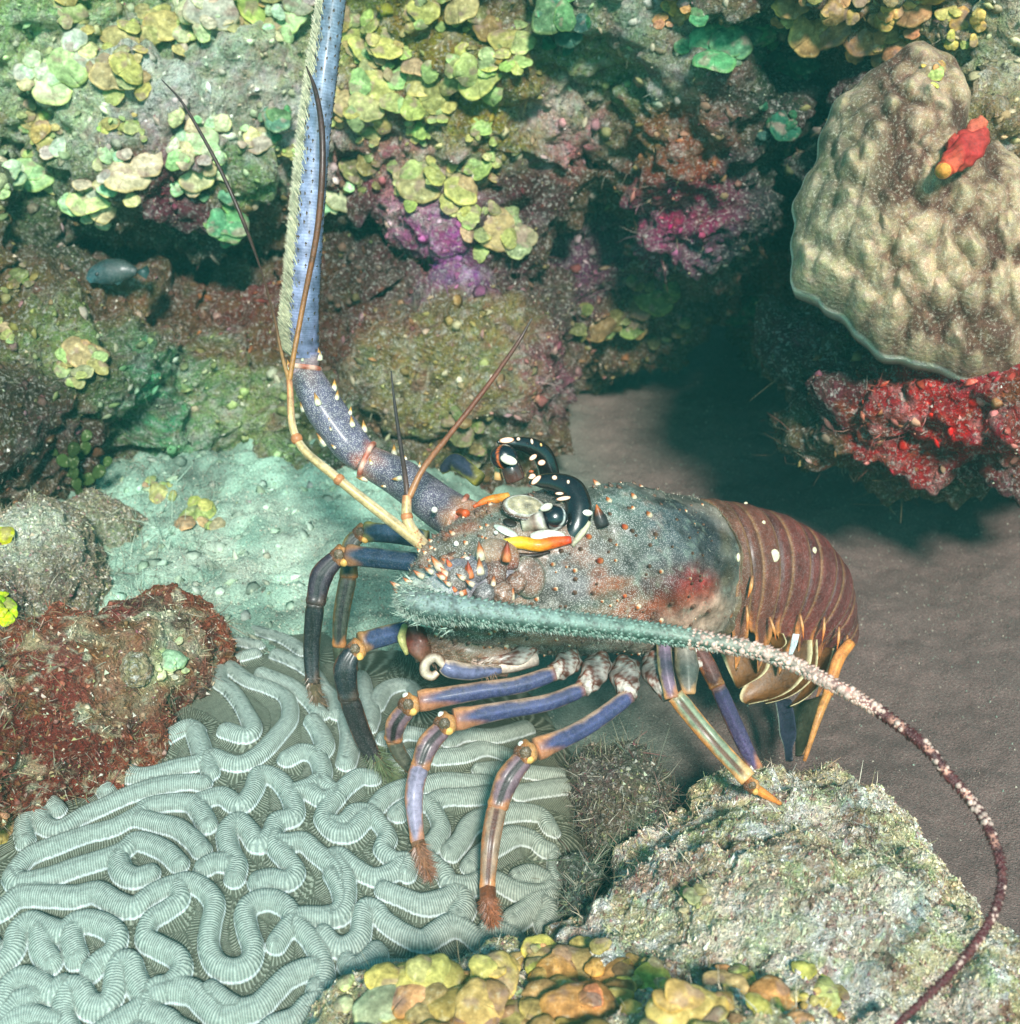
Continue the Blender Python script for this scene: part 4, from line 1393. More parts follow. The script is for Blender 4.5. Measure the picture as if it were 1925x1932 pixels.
# near middle leg
seg([(1100, 1300, .972), (1035, 1325, .962), (950, 1340, .952), (858, 1358, .940)], [.0066, .0070, .0072, .0088], BLUE, ORG)
joint(body, 840, 1366, .936, .0088, (-9, -22))
seg([(836, 1374, .936), (808, 1405, .930), (792, 1450, .926)], [.0078, .0090, .0072], PBK, TAN, dark=(32, 20, 18))
k2 = (.926 + f2) / 2
seg([(791, 1448, .926), (781, 1505, k2 - .004), (788, 1590, k2 + (f2 - k2) * .6)], [.0078, .0072, .0052], (138, 128, 148), (205, 130, 85))
seg([(788, 1585, k2 + (f2 - k2) * .55), (797, 1620, f2 - .006), (812, 1655, f2)], [.0058, .005, .002], (130, 88, 58), (170, 105, 60))
fuzz([(788, 1590, f2 - .012), (800, 1625, f2 - .006), (812, 1652, f2 - .003)], [.005, .005, .003], .009, 420, (135, 88, 62), 5)
# near rear-facing leg
seg([(1188, 1312, .970), (1135, 1352, .955), (1080, 1385, .940), (1012, 1414, .925)], [.0066, .0072, .0074, .0088], BLUE, ORG)
joint(body, 992, 1420, .920, .0090, (-10, -20))
seg([(990, 1428, .920), (958, 1470, .915), (938, 1524, .912)], [.0080, .0096, .0078], PBK, TAN, dark=(34, 20, 18))
k3 = (.912 + f3) / 2
seg([(938, 1522, .912), (926, 1590, k3), (919, 1680, k3 + (f3 - k3) * .6)], [.0080, .0074, .0056], (150, 120, 95), (198, 118, 62), dark=(90, 45, 28))
seg([(920, 1676, k3 + (f3 - k3) * .55), (922, 1705, f3 - .006), (928, 1738, f3)], [.0066, .0062, .0030], (120, 66, 36), (150, 82, 45))
fuzz([(920, 1690, f3 - .01), (923, 1712, f3 - .006), (930, 1738, f3 - .003)], [.006, .006, .004], .008, 420, (140, 80, 45), 6)
# near hind leg, folded then straight down on to the boulder
f4 = foot_on(1474, 1516)
seg([(1252, 1205, .985), (1256, 1260, .978), (1268, 1318, .972)], [.0062, .0064, .0058], (120, 92, 110), (232, 190, 130))
seg([(1290, 1205, .992), (1296, 1260, .986), (1300, 1310, .980)], [.0080, .0105, .0050], (120, 108, 96), (190, 165, 130), ends=(225, 160, 95))
k4 = (.975 + f4) / 2
seg([(1274, 1312, .974), (1340, 1392, k4), (1412, 1470, f4 - .01)], [.0078, .0074, .0070], (128, 140, 110), (226, 142, 68), ends=(235, 175, 110), dark=(95, 60, 35), w=0.7)
joint(body, 1418, 1482, f4 - .01, .0062, (4, -8))
seg([(1420, 1484, f4 - .008), (1446, 1500, f4 - .004), (1474, 1517, f4)], [.0044, .0036, .0014], (205, 125, 50), (225, 150, 70))
# second hind leg, purple
f5 = foot_on(1424, 1445)
seg([(1318, 1225, 1.02), (1338, 1262, 1.015), (1354, 1296, 1.010)], [.0072, .0076, .0066], (92, 48, 40), (225, 125, 55), w=0.45)
seg([(1354, 1294, 1.010), (1388, 1370, (1.01 + f5) / 2), (1428, 1455, f5)], [.0070, .0072, .0062], (74, 62, 96), (190, 110, 70), w=0.30)
# thin orange far leg under the tail
f6 = foot_on(1519, 1440)
seg([(1606, 1212, 1.12), (1582, 1245, 1.11), (1562, 1310, 1.10)], [.0050, .0058, .0048], (205, 125, 55), (225, 150, 85), n=16)
seg([(1562, 1308, 1.10), (1545, 1352, 1.09), (1518, 1436, min(1.09, f6))], [.0045, .0036, .0016], (190, 125, 60), (215, 155, 85), n=16)
# far front legs, the shadow they stand in painted as dark body colours
DB = (22, 42, 66)
YB = (150, 128, 60)
f7 = foot_on(600, 1320)
seg([(830, 1066, .99), (740, 1056, 1.0), (655, 1047, 1.01)], [.0085, .0085, .0090], DB, (90, 110, 100), ends=(170, 110, 60), w=0.35)
joint(body, 642, 1049, 1.01, .0085, (6, 12))
seg([(638, 1050, 1.01), (608, 1085, 1.01), (595, 1140, 1.01)], [.0075, .0100, .0080], (42, 26, 40), (150, 84, 52), w=0.3, ends=(80, 56, 40), dark=(20, 14, 18))
seg([(595, 1138, 1.01), (588, 1220, (1.01 + f7) / 2), (590, 1290, f7 - .01)], [.0082, .0072, .0060], (26, 28, 32), (125, 102, 50), w=0.3, ends=(80, 56, 40), dark=(16, 15, 16))
seg([(590, 1285, f7 - .01), (595, 1310, f7 - .005), (603, 1340, f7)], [.0062, .006, .003], (95, 80, 55), (130, 90, 50))
fuzz([(588, 1270, f7 - .015), (597, 1310, f7 - .008), (604, 1335, f7 - .003)], [.006, .006, .004], .008, 300, (110, 85, 60), 8)
f8 = foot_on(640, 1260)
seg([(805, 1018, 1.04), (745, 1008, 1.05), (690, 1003, 1.06)], [.0085, .0085, .0090], (36, 58, 78), (120, 125, 60), ends=(150, 140, 60), w=0.35)
joint(body, 682, 1006, 1.06, .0078, (-2, 12))
seg([(680, 1008, 1.06), (662, 1030, 1.06), (658, 1090, 1.06)], [.0065, .0080, .0078], (60, 60, 52), (135, 115, 60), dark=(25, 24, 22))
seg([(658, 1085, 1.06), (644, 1160, 1.065), (640, 1220, 1.07)], [.0082, .0074, .006], (52, 58, 45), (125, 100, 50), dark=(25, 24, 22))
seg([(640, 1215, 1.07), (642, 1240, 1.08), (648, 1275, max(1.08, f8 - .002))], [.0062, .006, .003], (70, 78, 60), (100, 85, 55))
f9 = foot_on(735, 1462)
seg([(770, 1188, .975), (725, 1200, .965), (680, 1213, .955)], [.0080, .0085, .0085], (50, 62, 95), (150, 130, 90), ends=(190, 130, 60), w=0.4)
joint(body, 672, 1226, .952, .0080, (10, 10))
seg([(668, 1226, .950), (652, 1262, .95), (658, 1320, .955)], [.0068, .0100, .0078], (22, 26, 32), (150, 88, 48), w=0.3, ends=(80, 56, 40), dark=(14, 14, 16))
seg([(658, 1316, .955), (686, 1392, (.955 + f9) / 2), (712, 1440, f9 - .008)], [.0084, .0078, .006], (36, 28, 28), (165, 98, 60), w=0.3, ends=(80, 56, 40), dark=(20, 15, 15))
seg([(710, 1432, f9 - .01), (722, 1448, f9 - .005), (738, 1468, f9)], [.006, .006, .003], (90, 88, 60), (110, 100, 60))
fuzz([(700, 1410, f9 - .015), (722, 1448, f9 - .008), (738, 1466, f9 - .003)], [.008, .008, .006], .012, 520, (88, 98, 62), 9)
seg([(834, 888, 1.13), (860, 872, 1.12), (905, 905, 1.10)], [.004, .0085, .007], (40, 48, 66), (160, 160, 60), ends=(150, 140, 50))


# coxae: white and brown mottled leg roots, and the mouthparts
def mottled(t, a):
    n_ = np.sin(t * 21 + 3 * np.sin(a * 2)) * np.cos(a * 3 + t * 9)
    k = np.clip(n_ * 2.5 + 0.3, 0, 1)[:, None]
    return (lin((205, 190, 178)) * (1 - k) + lin((125, 64, 44)) * k) * (0.75 + 0.35 * np.sin(t * 9 + a))[:, None]


for pts, rads in [([(1080, 1240, .99), (1062, 1258, .982), (1042, 1272, .976)], [.012, .010, .0072]), ([(1135, 1250, .992), (1118, 1275, .98), (1100, 1302, .972)], [.013, .0115, .0075]), ([(1180, 1255, .992), (1180, 1285, .98), (1186, 1314, .970)], [.013, .0125, .0078]),
                  ([(1240, 1240, 1.0), (1235, 1275, .992), (1262, 1316, .978)], [.012, .010, .0055]), ([(1295, 1215, 1.03), (1312, 1240, 1.022), (1322, 1262, 1.018)], [.014, .011, .008]),
                  ([(1010, 1215, .985), (975, 1240, .975), (900, 1252, .97)], [.009, .007, .004])]:
    tube(body, jpath(pts), [q_ * 0.86 for q_ in rads], mottled, n=26, m=22, mod=lambda t, a: 1 + 0.13 * np.sin(3 * a + 9 * t) + 0.08 * np.sin(5 * a - 13 * t))
tube(body, jpath([(945, 1264, .965), (890, 1268, .958), (850, 1262, .952), (835, 1255, .95)], ), [.003, .0062, .0070, .005], lambda t, a: stripes(t, a, (92, 92, 122), (235, 205, 180), 0.6), n=16, m=14)
tube(body, jpath([(838, 1256, .95), (822, 1240, .948), (804, 1250, .948), (802, 1268, .95), (815, 1276, .952), (826, 1268, .952)]), [.0030, .0038, .0040, .0040, .0036, .0024], lambda t, a: stripes(t, a, (190, 170, 150), (150, 90, 60), 0.5), n=20, m=12)
tube(body, jpath([(1010, 1240, .985), (950, 1256, .975), (890, 1246, .972)]), [.007, .0062, .0035], lambda t, a: stripes(t, a, (200, 175, 160), (150, 85, 62), 0.6), n=14, m=14)
tube(body, jpath([(780, 1190, .975), (788, 1215, .965), (800, 1245, .965)]), [.008, .0092, .006], lambda t, a: ramp(t, [(0, (110, 72, 55)), (0.5, (120, 56, 42)), (1, (110, 80, 55))]), n=14, m=18, mod=lambda t, a: 1 + 0.15 * np.sin(3 * a + 8 * t))
tube(body, jpath([(764, 1180, .965), (758, 1205, .957), (768, 1235, .957)]), [.0025, .0035, .0015], lin((190, 180, 110)), n=10, m=8)
tube(body, jpath([(800, 1200, .985), (880, 1228, .985), (960, 1240, .99)]), [.014, .017, .016], lambda t, a: ramp(t, [(0, (125, 85, 65)), (0.5, (110, 100, 78)), (1, (150, 110, 88))]), n=20, m=18, spk=0.5)
fuzz([(790, 1225, .965), (850, 1240, .965), (930, 1262, .965)], [.012, .010, .008], .008, 500, (130, 95, 70), 12)

t3 = lambda a, b: (704.4 + a * .2311, 778.6 + b * .2311)
wobm = lambda t, a: 1 + 0.10 * np.sin(4 * a + 9 * t) + 0.06 * np.sin(9 * a - 21 * t)
# ---- antenna bases: heavy spiny segments
PUR = (92, 84, 100)


def pedc(c0, c1, c2_):
    return lambda t, a: ramp(np.clip(t + 0.05 * np.sin(5 * a), 0, 1), [(0, c0), (0.2, c1), (0.8, c1), (1, c2_)])


ped1, t1, a1, b1 = tube(body, jpath([(880, 985, 1.02), (835, 960, 1.04), (760, 905, 1.06), (690, 868, 1.07)]), [.018, .018, .0165, .0135], pedc((170, 120, 90), PUR, (165, 115, 100)), n=30, m=28, spk=0.9, mod=lambda t, a: 1 + 0.05 * np.cos(3 * a))
ped2, t2, a2_, b2__ = tube(body, jpath([(690, 868, 1.07), (658, 836, 1.07), (610, 770, 1.07), (572, 700, 1.07)]), [.0130, .0165, .0165, .0130], pedc((175, 105, 88), (92, 86, 106), (120, 96, 96)), n=34, m=28, spk=0.9, mod=lambda t, a: 1 + 0.05 * np.cos(3 * a + 1))
pedS = [body.V[-2], body.V[-1]]
ped3, _, _, _ = tube(body, jpath([(574, 704, 1.07), (575, 688, 1.068), (578, 660, 1.065)]), [.0125, .0115, .0135], pedc((205, 150, 135), (150, 125, 130), (110, 112, 150)), n=12, m=24, spk=0.4)
pedX = np.vstack(pedS + [body.V[-1]])
for (a, b, L, dx_, dy_) in [(520, 700, 17, -.35, -1), (345, 790, 15, -.3, -1), (510, 1080, 20, -.8, -.9), (690, 570, 15, .1, -1), (690, 680, 13, .2, -1), (790, 800, 11, .2, -1), (810, 900, 15, -.1, -1), (950, 900, 16, -.1, -1), (1160, 1060, 16, .05, -1), (1250, 1170, 9, -.4, -.8), (1160, 1350, 14, -.9, .2), (870, 1415, 16, -1, -.1), (1040, 1410, 8, -.8, 0), (540, 370, 17, -.1, -1), (160, 420, 14, -.3, -1), (170, 560, 11, -.5, -1), (640, 1100, 8, -.6, -.5), (930, 1200, 9, -.3, -.8), (400, 380, 8, .1, -1), (1350, 1230, 9, .1, -1), (600, 960, 6, -.3, -.9), (600, 870, 5, -.3, -.9)]:
    u, v = 482 + a * .2311, 593.2 + b * .2311
    j = near_hit(pedX, u, v, 6)
    base = pedX[j]
    dirn = dx_ * RT - dy_ * UP - 0.35 * FWD
    spine(body, base, dirn, L * K * 1.25, L * K * 0.36, ((235, 225, 195), (205, 145, 50), (120, 70, 25)))
# rings of ragged joints
for (u, v, d, r_, ax) in [(692, 868, 1.07, .0150, (-.8, .35)), (575, 694, 1.07, .0125, (0.1, 1)), (862, 975, 1.03, .0185, (-.8, .4))]:
    axv = nrm(ax[0] * RT + ax[1] * UP)
    c_ = P(u, v, d)
    e1 = nrm(np.cross(axv, FWD))
    e2 = np.cross(axv, e1)
    ang_ = np.linspace(0, 2 * math.pi, 15)
    tube(body, [c_ + r_ * (math.cos(x) * e1 + math.sin(x) * e2) for x in ang_], [.0024] * 15, lambda t, a: ramp((np.sin(t * 40) + 1) / 2, [(0, (190, 95, 70)), (1, (225, 180, 160))]), n=50, m=8)
# near antenna base, seen almost end on
np1, _, _, _ = tube(body, jpath([(985, 1092, .950), (930, 1095, .938), (870, 1108, .925), (805, 1126, .910)]), [.0175, .0205, .0195, .0165], pedc((150, 110, 95), (128, 124, 132), (150, 160, 158)), n=34, m=30, spk=0.9, mod=lambda t, a: 1 + 0.07 * np.cos(4 * a) + 0.04 * np.sin(t * 30))
npS = body.V[-1]
tube(body, jpath([(905, 1056, .935), (930, 1044, .928), (955, 1052, .925), (962, 1075, .922)]), [.009, .0115, .0105, .006], lambda t, a: ramp(t, [(0, (160, 150, 130)), (0.6, (150, 110, 85)), (1, (120, 60, 45))]), n=16, m=16, spk=0.7)
npX = np.vstack([npS, body.V[-1]])
for (a, b, L, dx_, dy_, c) in [(880, 1180, 17, -.1, -1, OR), (1090, 1190, 20, .1, -1, RD), (880, 1290, 16, 0, -1, OR), (790, 1330, 16, -.1, -1, OR), (550, 1260, 18, -.6, -.9, OR), (600, 1330, 15, -.7, -.6, RD), (590, 1190, 12, -.7, -.4, OR), (740, 1160, 12, -.8, .3, OR), (230, 1300, 13, -1, .1, OR), (350, 1350, 13, -.8, 0, OR), (190, 1480, 12, -1, .2, RD), (740, 1470, 12, -.2, -1, OR), (980, 1385, 10, 0, -1, OR), (1140, 1500, 12, .2, -.8, OR), (900, 1450, 8, 0, -1, DK), (1040, 1420, 9, .2, -1, RD), (640, 1240, 12, -.5, -1, RD), (680, 1440, 10, -.4, -.9, RD), (1210, 1540, 9, .1, -1, OR)]:
    u, v = 704.4 + a * .2311, 778.6 + b * .2311
    base = npX[near_hit(npX, u, v, 6)]
    spine(body, base, dx_ * RT - dy_ * UP - 0.4 * FWD, L * K * 1.2, L * K * 0.36, c)
for (u, v, r_) in [(861, 1026, 5), (882, 1055, 5), (847, 1061, 5), (820, 962, 6.5), (936, 1005, 4)]:
    j = near_hit(carX, u, v)
    dz = (carX[j] - CAM) @ FWD - 0.003
    if u == 820:
        dz = 1.005
    S_, F_ = ico_dir(6)
    body.add(P(u, v, dz) + S_ * r_ * K, [tuple(f) for f in F_], lin((238, 232, 218)), 0)
for (u, v, d, r_, c) in [(935, 1082, .915, .0085, (120, 84, 70)), (900, 1078, .912, .0080, (112, 106, 112)), (865, 1092, .905, .0085, (122, 112, 106)), (948, 1118, .905, .0078, (140, 104, 84)), (915, 1120, .900, .0075, (118, 112, 112)), (845, 1064, .93, .0070, (140, 96, 72)), (975, 1100, .918, .0075, (128, 92, 74))]:
    S_, F_ = ico_dir(12)
    body.add(P(u, v, d) + S_ * r_ * (1 + 0.22 * fbm(S_, 1.8, 3, int(u)))[:, None], [tuple(f) for f in F_], lin(c) * np.clip(1 + 0.5 * fbm(S_, 3, 3, int(v)), .4, 1.6)[:, None], 0.9)
for (a, b, L, dx_, dy_, c) in [(880, 1150, 30, -.15, -1, OR), (1090, 1160, 32, .05, -1, RD), (875, 1270, 28, -.1, -1, OR), (790, 1300, 28, -.15, -1, RD), (545, 1240, 30, -.6, -.8, OR), (600, 1300, 26, -.6, -.7, OR), (980, 1370, 18, .1, -1, OR), (740, 1440, 22, -.2, -1, RD), (1130, 1480, 22, .1, -1, OR), (640, 1380, 22, -.5, -.8, OR)]:
    u, v = t3(a, b + 30)
    spine(body, P(u, v, .905), dx_ * RT - dy_ * UP - 0.25 * FWD, L * K * 0.9, L * K * 0.24, c)
# ragged brush of hairs and spines where the near antenna folds back
rg = np.random.default_rng(14)
V_, F_, C_ = [], [], []
for _ in range(1500):
    u, v = rg.uniform(752, 860), 0
    v = 1128 + (u - 752) * 0.22 + rg.normal() * 17
    p0 = P(u, v, .893 + rg.normal() * .008)
    dr = nrm(-0.9 * RT + rg.normal(size=3) * 0.55 + 0.12 * UP * (1 if v < 1128 else -1))
    L_ = rg.uniform(0.003, 0.0095)
    sd_ = nrm(np.cross(dr, FWD)) * 0.00032
    b_ = len(V_)
    V_ += [p0 - sd_, p0 + sd_, p0 + dr * L_]
    F_.append((b_, b_ + 1, b_ + 2))
    C_ += [lin((175, 190, 172)) * rg.uniform(0.35, 1.2)] * 3
body.add(V_, F_, np.array(C_), 0)
tube(body, [P(800, 1118, .912), P(775, 1120, .902), P(760, 1122, .897)], [.0165, .0120, .0050], lambda t, a: ramp(t, [(0, (140, 146, 140)), (1, (165, 175, 160))]), n=16, m=20, spk=0.8, mod=wobm)
for (u, v, L) in [(745, 1104, 13), (752, 1118, 14), (768, 1096, 12), (790, 1084, 14), (808, 1076, 12), (775, 1140, 10), (830, 1088, 12), (842, 1100, 11), (868, 1088, 12), (885, 1100, 12)]:
    spine(body, P(u + 6, v + 3, .893), -0.8 * RT + 0.5 * UP - 0.3 * FWD, L * K * 1.3, L * K * 0.36, OR)
# crowd of low tubercles over the front half, each with its own small point
rg = np.random.default_rng(24)
sel = rg.integers(0, len(carX), 900)
for j in sel:
    if SS[j] < 0.10 or side[j] < -0.5:
        continue
    fr = np.clip((SS[j] - 0.1) / 0.5, 0.2, 1)
    if rg.random() > fr * 0.9:
        continue
    L_ = rg.uniform(0.0012, 0.0034) * (0.6 + fr * 0.6)
    spine(body, carX[j], nrm(0.7 * HEAD + 0.8 * carN[j]), L_, L_ * 0.5, OR if rg.random() < 0.3 else DK, m=5)
# fine hair over the carapace
rg = np.random.default_rng(4)
pick = rg.integers(0, len(carX), 2600)
V_, F_, C_ = [], [], []
for j in pick:
    p0 = carX[j]
    dr = nrm(carN[j] * 0.8 + HEAD * 0.5 + rg.normal(size=3) * 0.5)
    L_ = rg.uniform(0.0015, 0.0042)
    sd_ = nrm(np.cross(dr, FWD)) * 0.00016
    b_ = len(V_)
    V_ += [p0 - sd_, p0 + sd_, p0 + dr * L_]
    F_.append((b_, b_ + 1, b_ + 2))
    C_ += [lin((170, 168, 145)) * rg.uniform(0.5, 1.1)] * 3
body.add(V_, F_, np.array(C_), 0)
body.build('body', M['shell'], None)
bodyo = bpy.data.objects['body']


def under(o, root):
    o.parent = root
    o.matrix_parent_inverse = root.matrix_world.inverted()
    return o


bpy.context.view_layer.update()
under(bodyo, lob)

# ---- long antennae
def antenna(pts, rads, colf, rows, spine_len, spine_c, fringe=None, bands=None, seed=1):
    lb = LB()
    W_ = jpath(pts)
    n = 420
    Q_, T_, A_, B_ = tube(lb, W_, rads, colf, n=n, m=20, mod=lambda t, a: 1 + 0.03 * np.sin(t * 1300))
    rg = np.random.default_rng(seed)
    r = np.interp(np.linspace(0, 1, n), np.linspace(0, 1, len(rads)), rads)
    acc = np.concatenate([[0], np.cumsum(np.linalg.norm(np.diff(Q_, axis=0), axis=1))])
    for (ang0, step, sl, sr, tilt) in rows:
        s_ = 0.004
        while s_ < acc[-1] - 0.004:
            i = int(np.searchsorted(acc, s_))
            i = min(i, n - 1)
            a = ang0 + rg.normal() * 0.12
            o_ = math.cos(a) * A_[i] + math.sin(a) * B_[i]
            k = r[i] / max(rads)
            tt = i / n
            c = spine_c(tt)
            L_ = sl * (0.45 + 0.55 * k) * rg.uniform(0.8, 1.15)
            p0 = Q_[i] + o_ * r[i] * 0.9
            dr = nrm(o_ * (1 - tilt) + T_[i] * tilt)
            e1 = nrm(np.cross(dr, T_[i]))
            e2 = np.cross(dr, e1)
            w_ = sr * (0.5 + 0.5 * k)
            V_ = [p0 + w_ * (math.cos(x) * e1 + math.sin(x) * e2) for x in (0, 1.57, 3.14, 4.71)] + [p0 + dr * L_]
            lb.add(V_, [(0, 1, 4), (1, 2, 4), (2, 3, 4), (3, 0, 4)], np.array([c[0]] * 4 + [c[1]]), 0)
            s_ += step * (0.6 + 0.4 * k) * rg.uniform(0.85, 1.15)
    if fringe:
        for _ in range(fringe[0]):
            t = rg.random() ** fringe[4] * (0.985 if fringe[4] < 2 else 0.5)
            i = int(t * (n - 1))
            a = fringe[1] + rg.normal() * fringe[5]
            o_ = math.cos(a) * A_[i] + math.sin(a) * B_[i]
            p0 = Q_[i] + o_ * r[i] * 0.92
            dr = nrm(o_ + T_[i] * fringe[6] + rg.normal(size=3) * 0.12)
            L_ = fringe[2] * (r[i] / max(rads)) * rg.uniform(0.55, 1.1)
            sd_ = nrm(np.cross(dr, -FWD)) * 0.00042
            V_ = [p0 - sd_, p0 + sd_, p0 + dr * L_ + sd_ * 0.2, p0 + dr * L_ - sd_ * 0.2]
            lb.add(V_, [(0, 1, 2, 3)], lin(fringe[3]) * rg.uniform(0.6, 1.25), 0)
    if bands:
        for (tb, rr_) in bands:
            i = int(tb * (n - 1))
            for q_ in range(9):
                a = rg.uniform(0, 6.28)
                S_, F_ = ico_dir(5)
                o_ = math.cos(a) * A_[i] + math.sin(a) * B_[i]
                lb.add(Q_[i] + T_[i] * rg.uniform(-.006, .006) + o_ * r[i] * 0.8 + S_ * rr_ * rg.uniform(.5, 1.0), [tuple(f) for f in F_], lin((228, 190, 175)) * rg.uniform(.6, 1.0), 0)
    o = lb.build('antenna', M['shell'])
    return under(o, lob)


def farcol(t, a):
    C_ = ramp(t, [(0, (124, 124, 156)), (0.4, (134, 140, 170)), (0.8, (112, 126, 144)), (1, (98, 114, 130))])
    s_ = 0.5 + 0.5 * np.sin(t * 900)
    return C_ * (0.80 + 0.3 * s_)[:, None] * np.clip(1 + 0.35 * np.sin(t * 71 + 4 * a) * np.sin(a * 3 - t * 40), .6, 1.4)[:, None]


gold = lambda t: (lin((90, 72, 50)), lin((50, 34, 24)))
fa = antenna([(574, 668, 1.065), (571, 610, 1.055), (578, 500, 1.045), (587, 380, 1.04), (598, 250, 1.035), (613, 130, 1.03), (630, 0, 1.03), (650, -140, 1.03)], [.0128, .0132, .0122, .0116, .0112, .0106, .0098, .0086],
             farcol, [(0.15, .0085, .0034, .0018, .5), (-0.5, .0090, .0036, .0018, .5), (-0.9, .0070, .0040, .0018, .5), (1.45, .0065, .0046, .0015, .6), (0.9, .010, .0034, .0017, .5)], 0, gold,
             fringe=(5600, -1.30, .0110, (205, 198, 165), 1.25, .30, 1.1), seed=3)
tag(fa, 'lavender blue antenna rising straight up with a cream fringe')


def nearcol(t, a):
    C_ = ramp(t, [(0, (160, 166, 156)), (0.12, (140, 154, 150)), (0.3, (116, 138, 124)), (0.45, (160, 140, 125)), (0.52, (150, 100, 95)), (0.57, (78, 28, 30)), (0.75, (74, 16, 22)), (1, (100, 38, 46))])
    b = np.clip(np.sin(t * 150 + 2 * np.sin(t * 31)) * 2.5 - 0.9, 0, 1) * np.clip((t - 0.5) / 0.04, 0, 1) * np.clip((0.78 - t) / 0.06, 0.12, 1)
    C_ = C_ * (1 - b[:, None]) + lin((210, 150, 130)) * b[:, None]
    dn_ = np.clip(np.sin(a) * 2.0 + 0.1, 0, 1) * np.clip((0.55 - t) / 0.1, 0, 1) * 0.85
    dots = np.clip(np.sin(t * 420 + 3 * a) * np.sin(a * 5 + t * 130) * 3 - 1.0, 0, 1)[:, None] * np.clip((0.5 - t) / 0.1, 0, 1)[:, None]
    C_ = C_ * (1 - 0.7 * dots) + lin((60, 55, 48)) * 0.7 * dots
    return C_ * (1 - dn_[:, None]) + lin((28, 62, 50)) * dn_[:, None]


def nsp(t):
    if t < 0.34:
        return lin((150, 180, 165)), lin((62, 60, 52))
    if t < 0.55:
        return lin((235, 205, 190)), lin((190, 120, 100))
    return lin((95, 38, 38)), lin((60, 20, 22))


na = antenna([(792, 1124, .905), (772, 1130, .893), (800, 1143, .885), (880, 1152, .875), (960, 1162, .87), (1050, 1172, .865), (1150, 1183, .86), (1250, 1196, .855), (1350, 1212, .85), (1430, 1228, .845), (1500, 1254, .84), (1570, 1290, .83), (1650, 1336, .82), (1740, 1402, .80), (1790, 1462, .79), (1840, 1520, .78), (1875, 1585, .765), (1890, 1650, .75), (1880, 1710, .735), (1848, 1770, .72), (1800, 1830, .70), (1745, 1885, .685), (1690, 1935, .67)],
             [.0060, .0095, .0104, .0090, .0080, .0073, .0067, .0061, .0055, .0048, .0043, .0037, .0032, .0029, .0027, .0026, .0025, .0023, .0022, .0020, .0018, .0016, .0014], nearcol,
             [(0.1, .0060, .0030, .0017, .4), (0.9, .0060, .0036, .0020, .4), (-0.8, .0055, .0036, .0018, .4), (1.45, .0050, .0050, .0026, .45), (-1.5, .0050, .0045, .0020, .45), (0.5, .0065, .0032, .0017, .4), (-0.35, .007, .003, .0015, .4), (1.2, .006, .004, .0022, .4)], 0, nsp,
             fringe=(2600, 1.2, .0050, (168, 178, 164), 2.2, .9, 0.7), bands=[(t_, .0026) for t_ in np.arange(0.36, 0.56, 0.013)] + [(t_, .0022) for t_ in (.575, .60, .62, .665, .672, .69, .70, .712)] + [(t_, .0016) for t_ in (.80, .83, .87, .90)], seed=5)
tag(na, 'banded antenna sweeping right across the body, green then pink then dark red')
# pink tufts of spines on the far end of the near antenna
#ANT2

# ---- branching antennules
def antennule(trunk, trads, branches):
    lb = LB()
    tube(lb, jpath(trunk), trads, lambda t, a: stripes(t, a, (190, 160, 110), (225, 200, 160), 0.7, (190, 90, 50)), n=60, m=12)
    for (p, r_, cs) in branches:
        tube(lb, jpath(p), r_, lambda t, a: ramp(t, cs), n=90, m=10)
    for (u, v, d) in trunk[1:-1]:
        S_, F_ = ico_dir(6)
        lb.add(P(u, v, d) + S_ * trads[1] * 1.02, [tuple(f) for f in F_], lin((190, 120, 75)), 0)
    o = lb.build('antennule', M['shell'])
    return under(o, lob)


an1 = antennule([(826, 1058, .972), (790, 1024, .965), (640, 905, .96), (560, 828, .965), (546, 718, .975)], [.0046, .0046, .0036, .0032, .0024],
                [([(546, 720, .975), (556, 660, .975), (575, 560, .975), (598, 440, .97), (608, 330, .965), (607, 240, .965), (595, 170, .97), (578, 125, .975)], [.0020, .0020, .0021, .0024, .0025, .0024, .0018, .0006], [(0, (175, 120, 60)), (0.35, (120, 70, 35)), (0.6, (62, 30, 24)), (1, (60, 40, 32))]),
                 ([(546, 720, .975), (530, 660, .98), (518, 600, .99), (496, 520, 1.03), (464, 430, 1.06), (430, 350, 1.06), (395, 280, 1.06), (345, 195, 1.06), (305, 150, 1.06)], [.0018, .0013, .0011, .0007, .0016, .0017, .0015, .0012, .0004], [(0, (170, 125, 70)), (0.2, (110, 75, 45)), (0.4, (70, 45, 35)), (1, (45, 25, 22))])])
tag(an1, 'long golden antennule whose tips fork upward to the left')
an2 = antennule([(815, 1045, .975), (780, 1005, .965), (768, 975, .965), (768, 935, .967)], [.0048, .0048, .0042, .0036],
                [([(769, 940, .967), (765, 900, .97), (756, 840, .98), (746, 770, .99), (738, 700, 1.0)], [.0023, .0020, .0017, .0013, .0005], [(0, (90, 60, 50)), (0.5, (55, 42, 38)), (1, (60, 50, 48))]),
                 ([(772, 938, .967), (800, 882, .97), (850, 818, .98), (920, 728, .99), (975, 650, 1.0), (1004, 600, 1.0)], [.0028, .0024, .0022, .0020, .0016, .0006], [(0, (170, 115, 75)), (0.5, (120, 65, 42)), (0.9, (70, 45, 38)), (1, (80, 70, 62))])])
tag(an2, 'shorter brown antennule forking in front of the body')


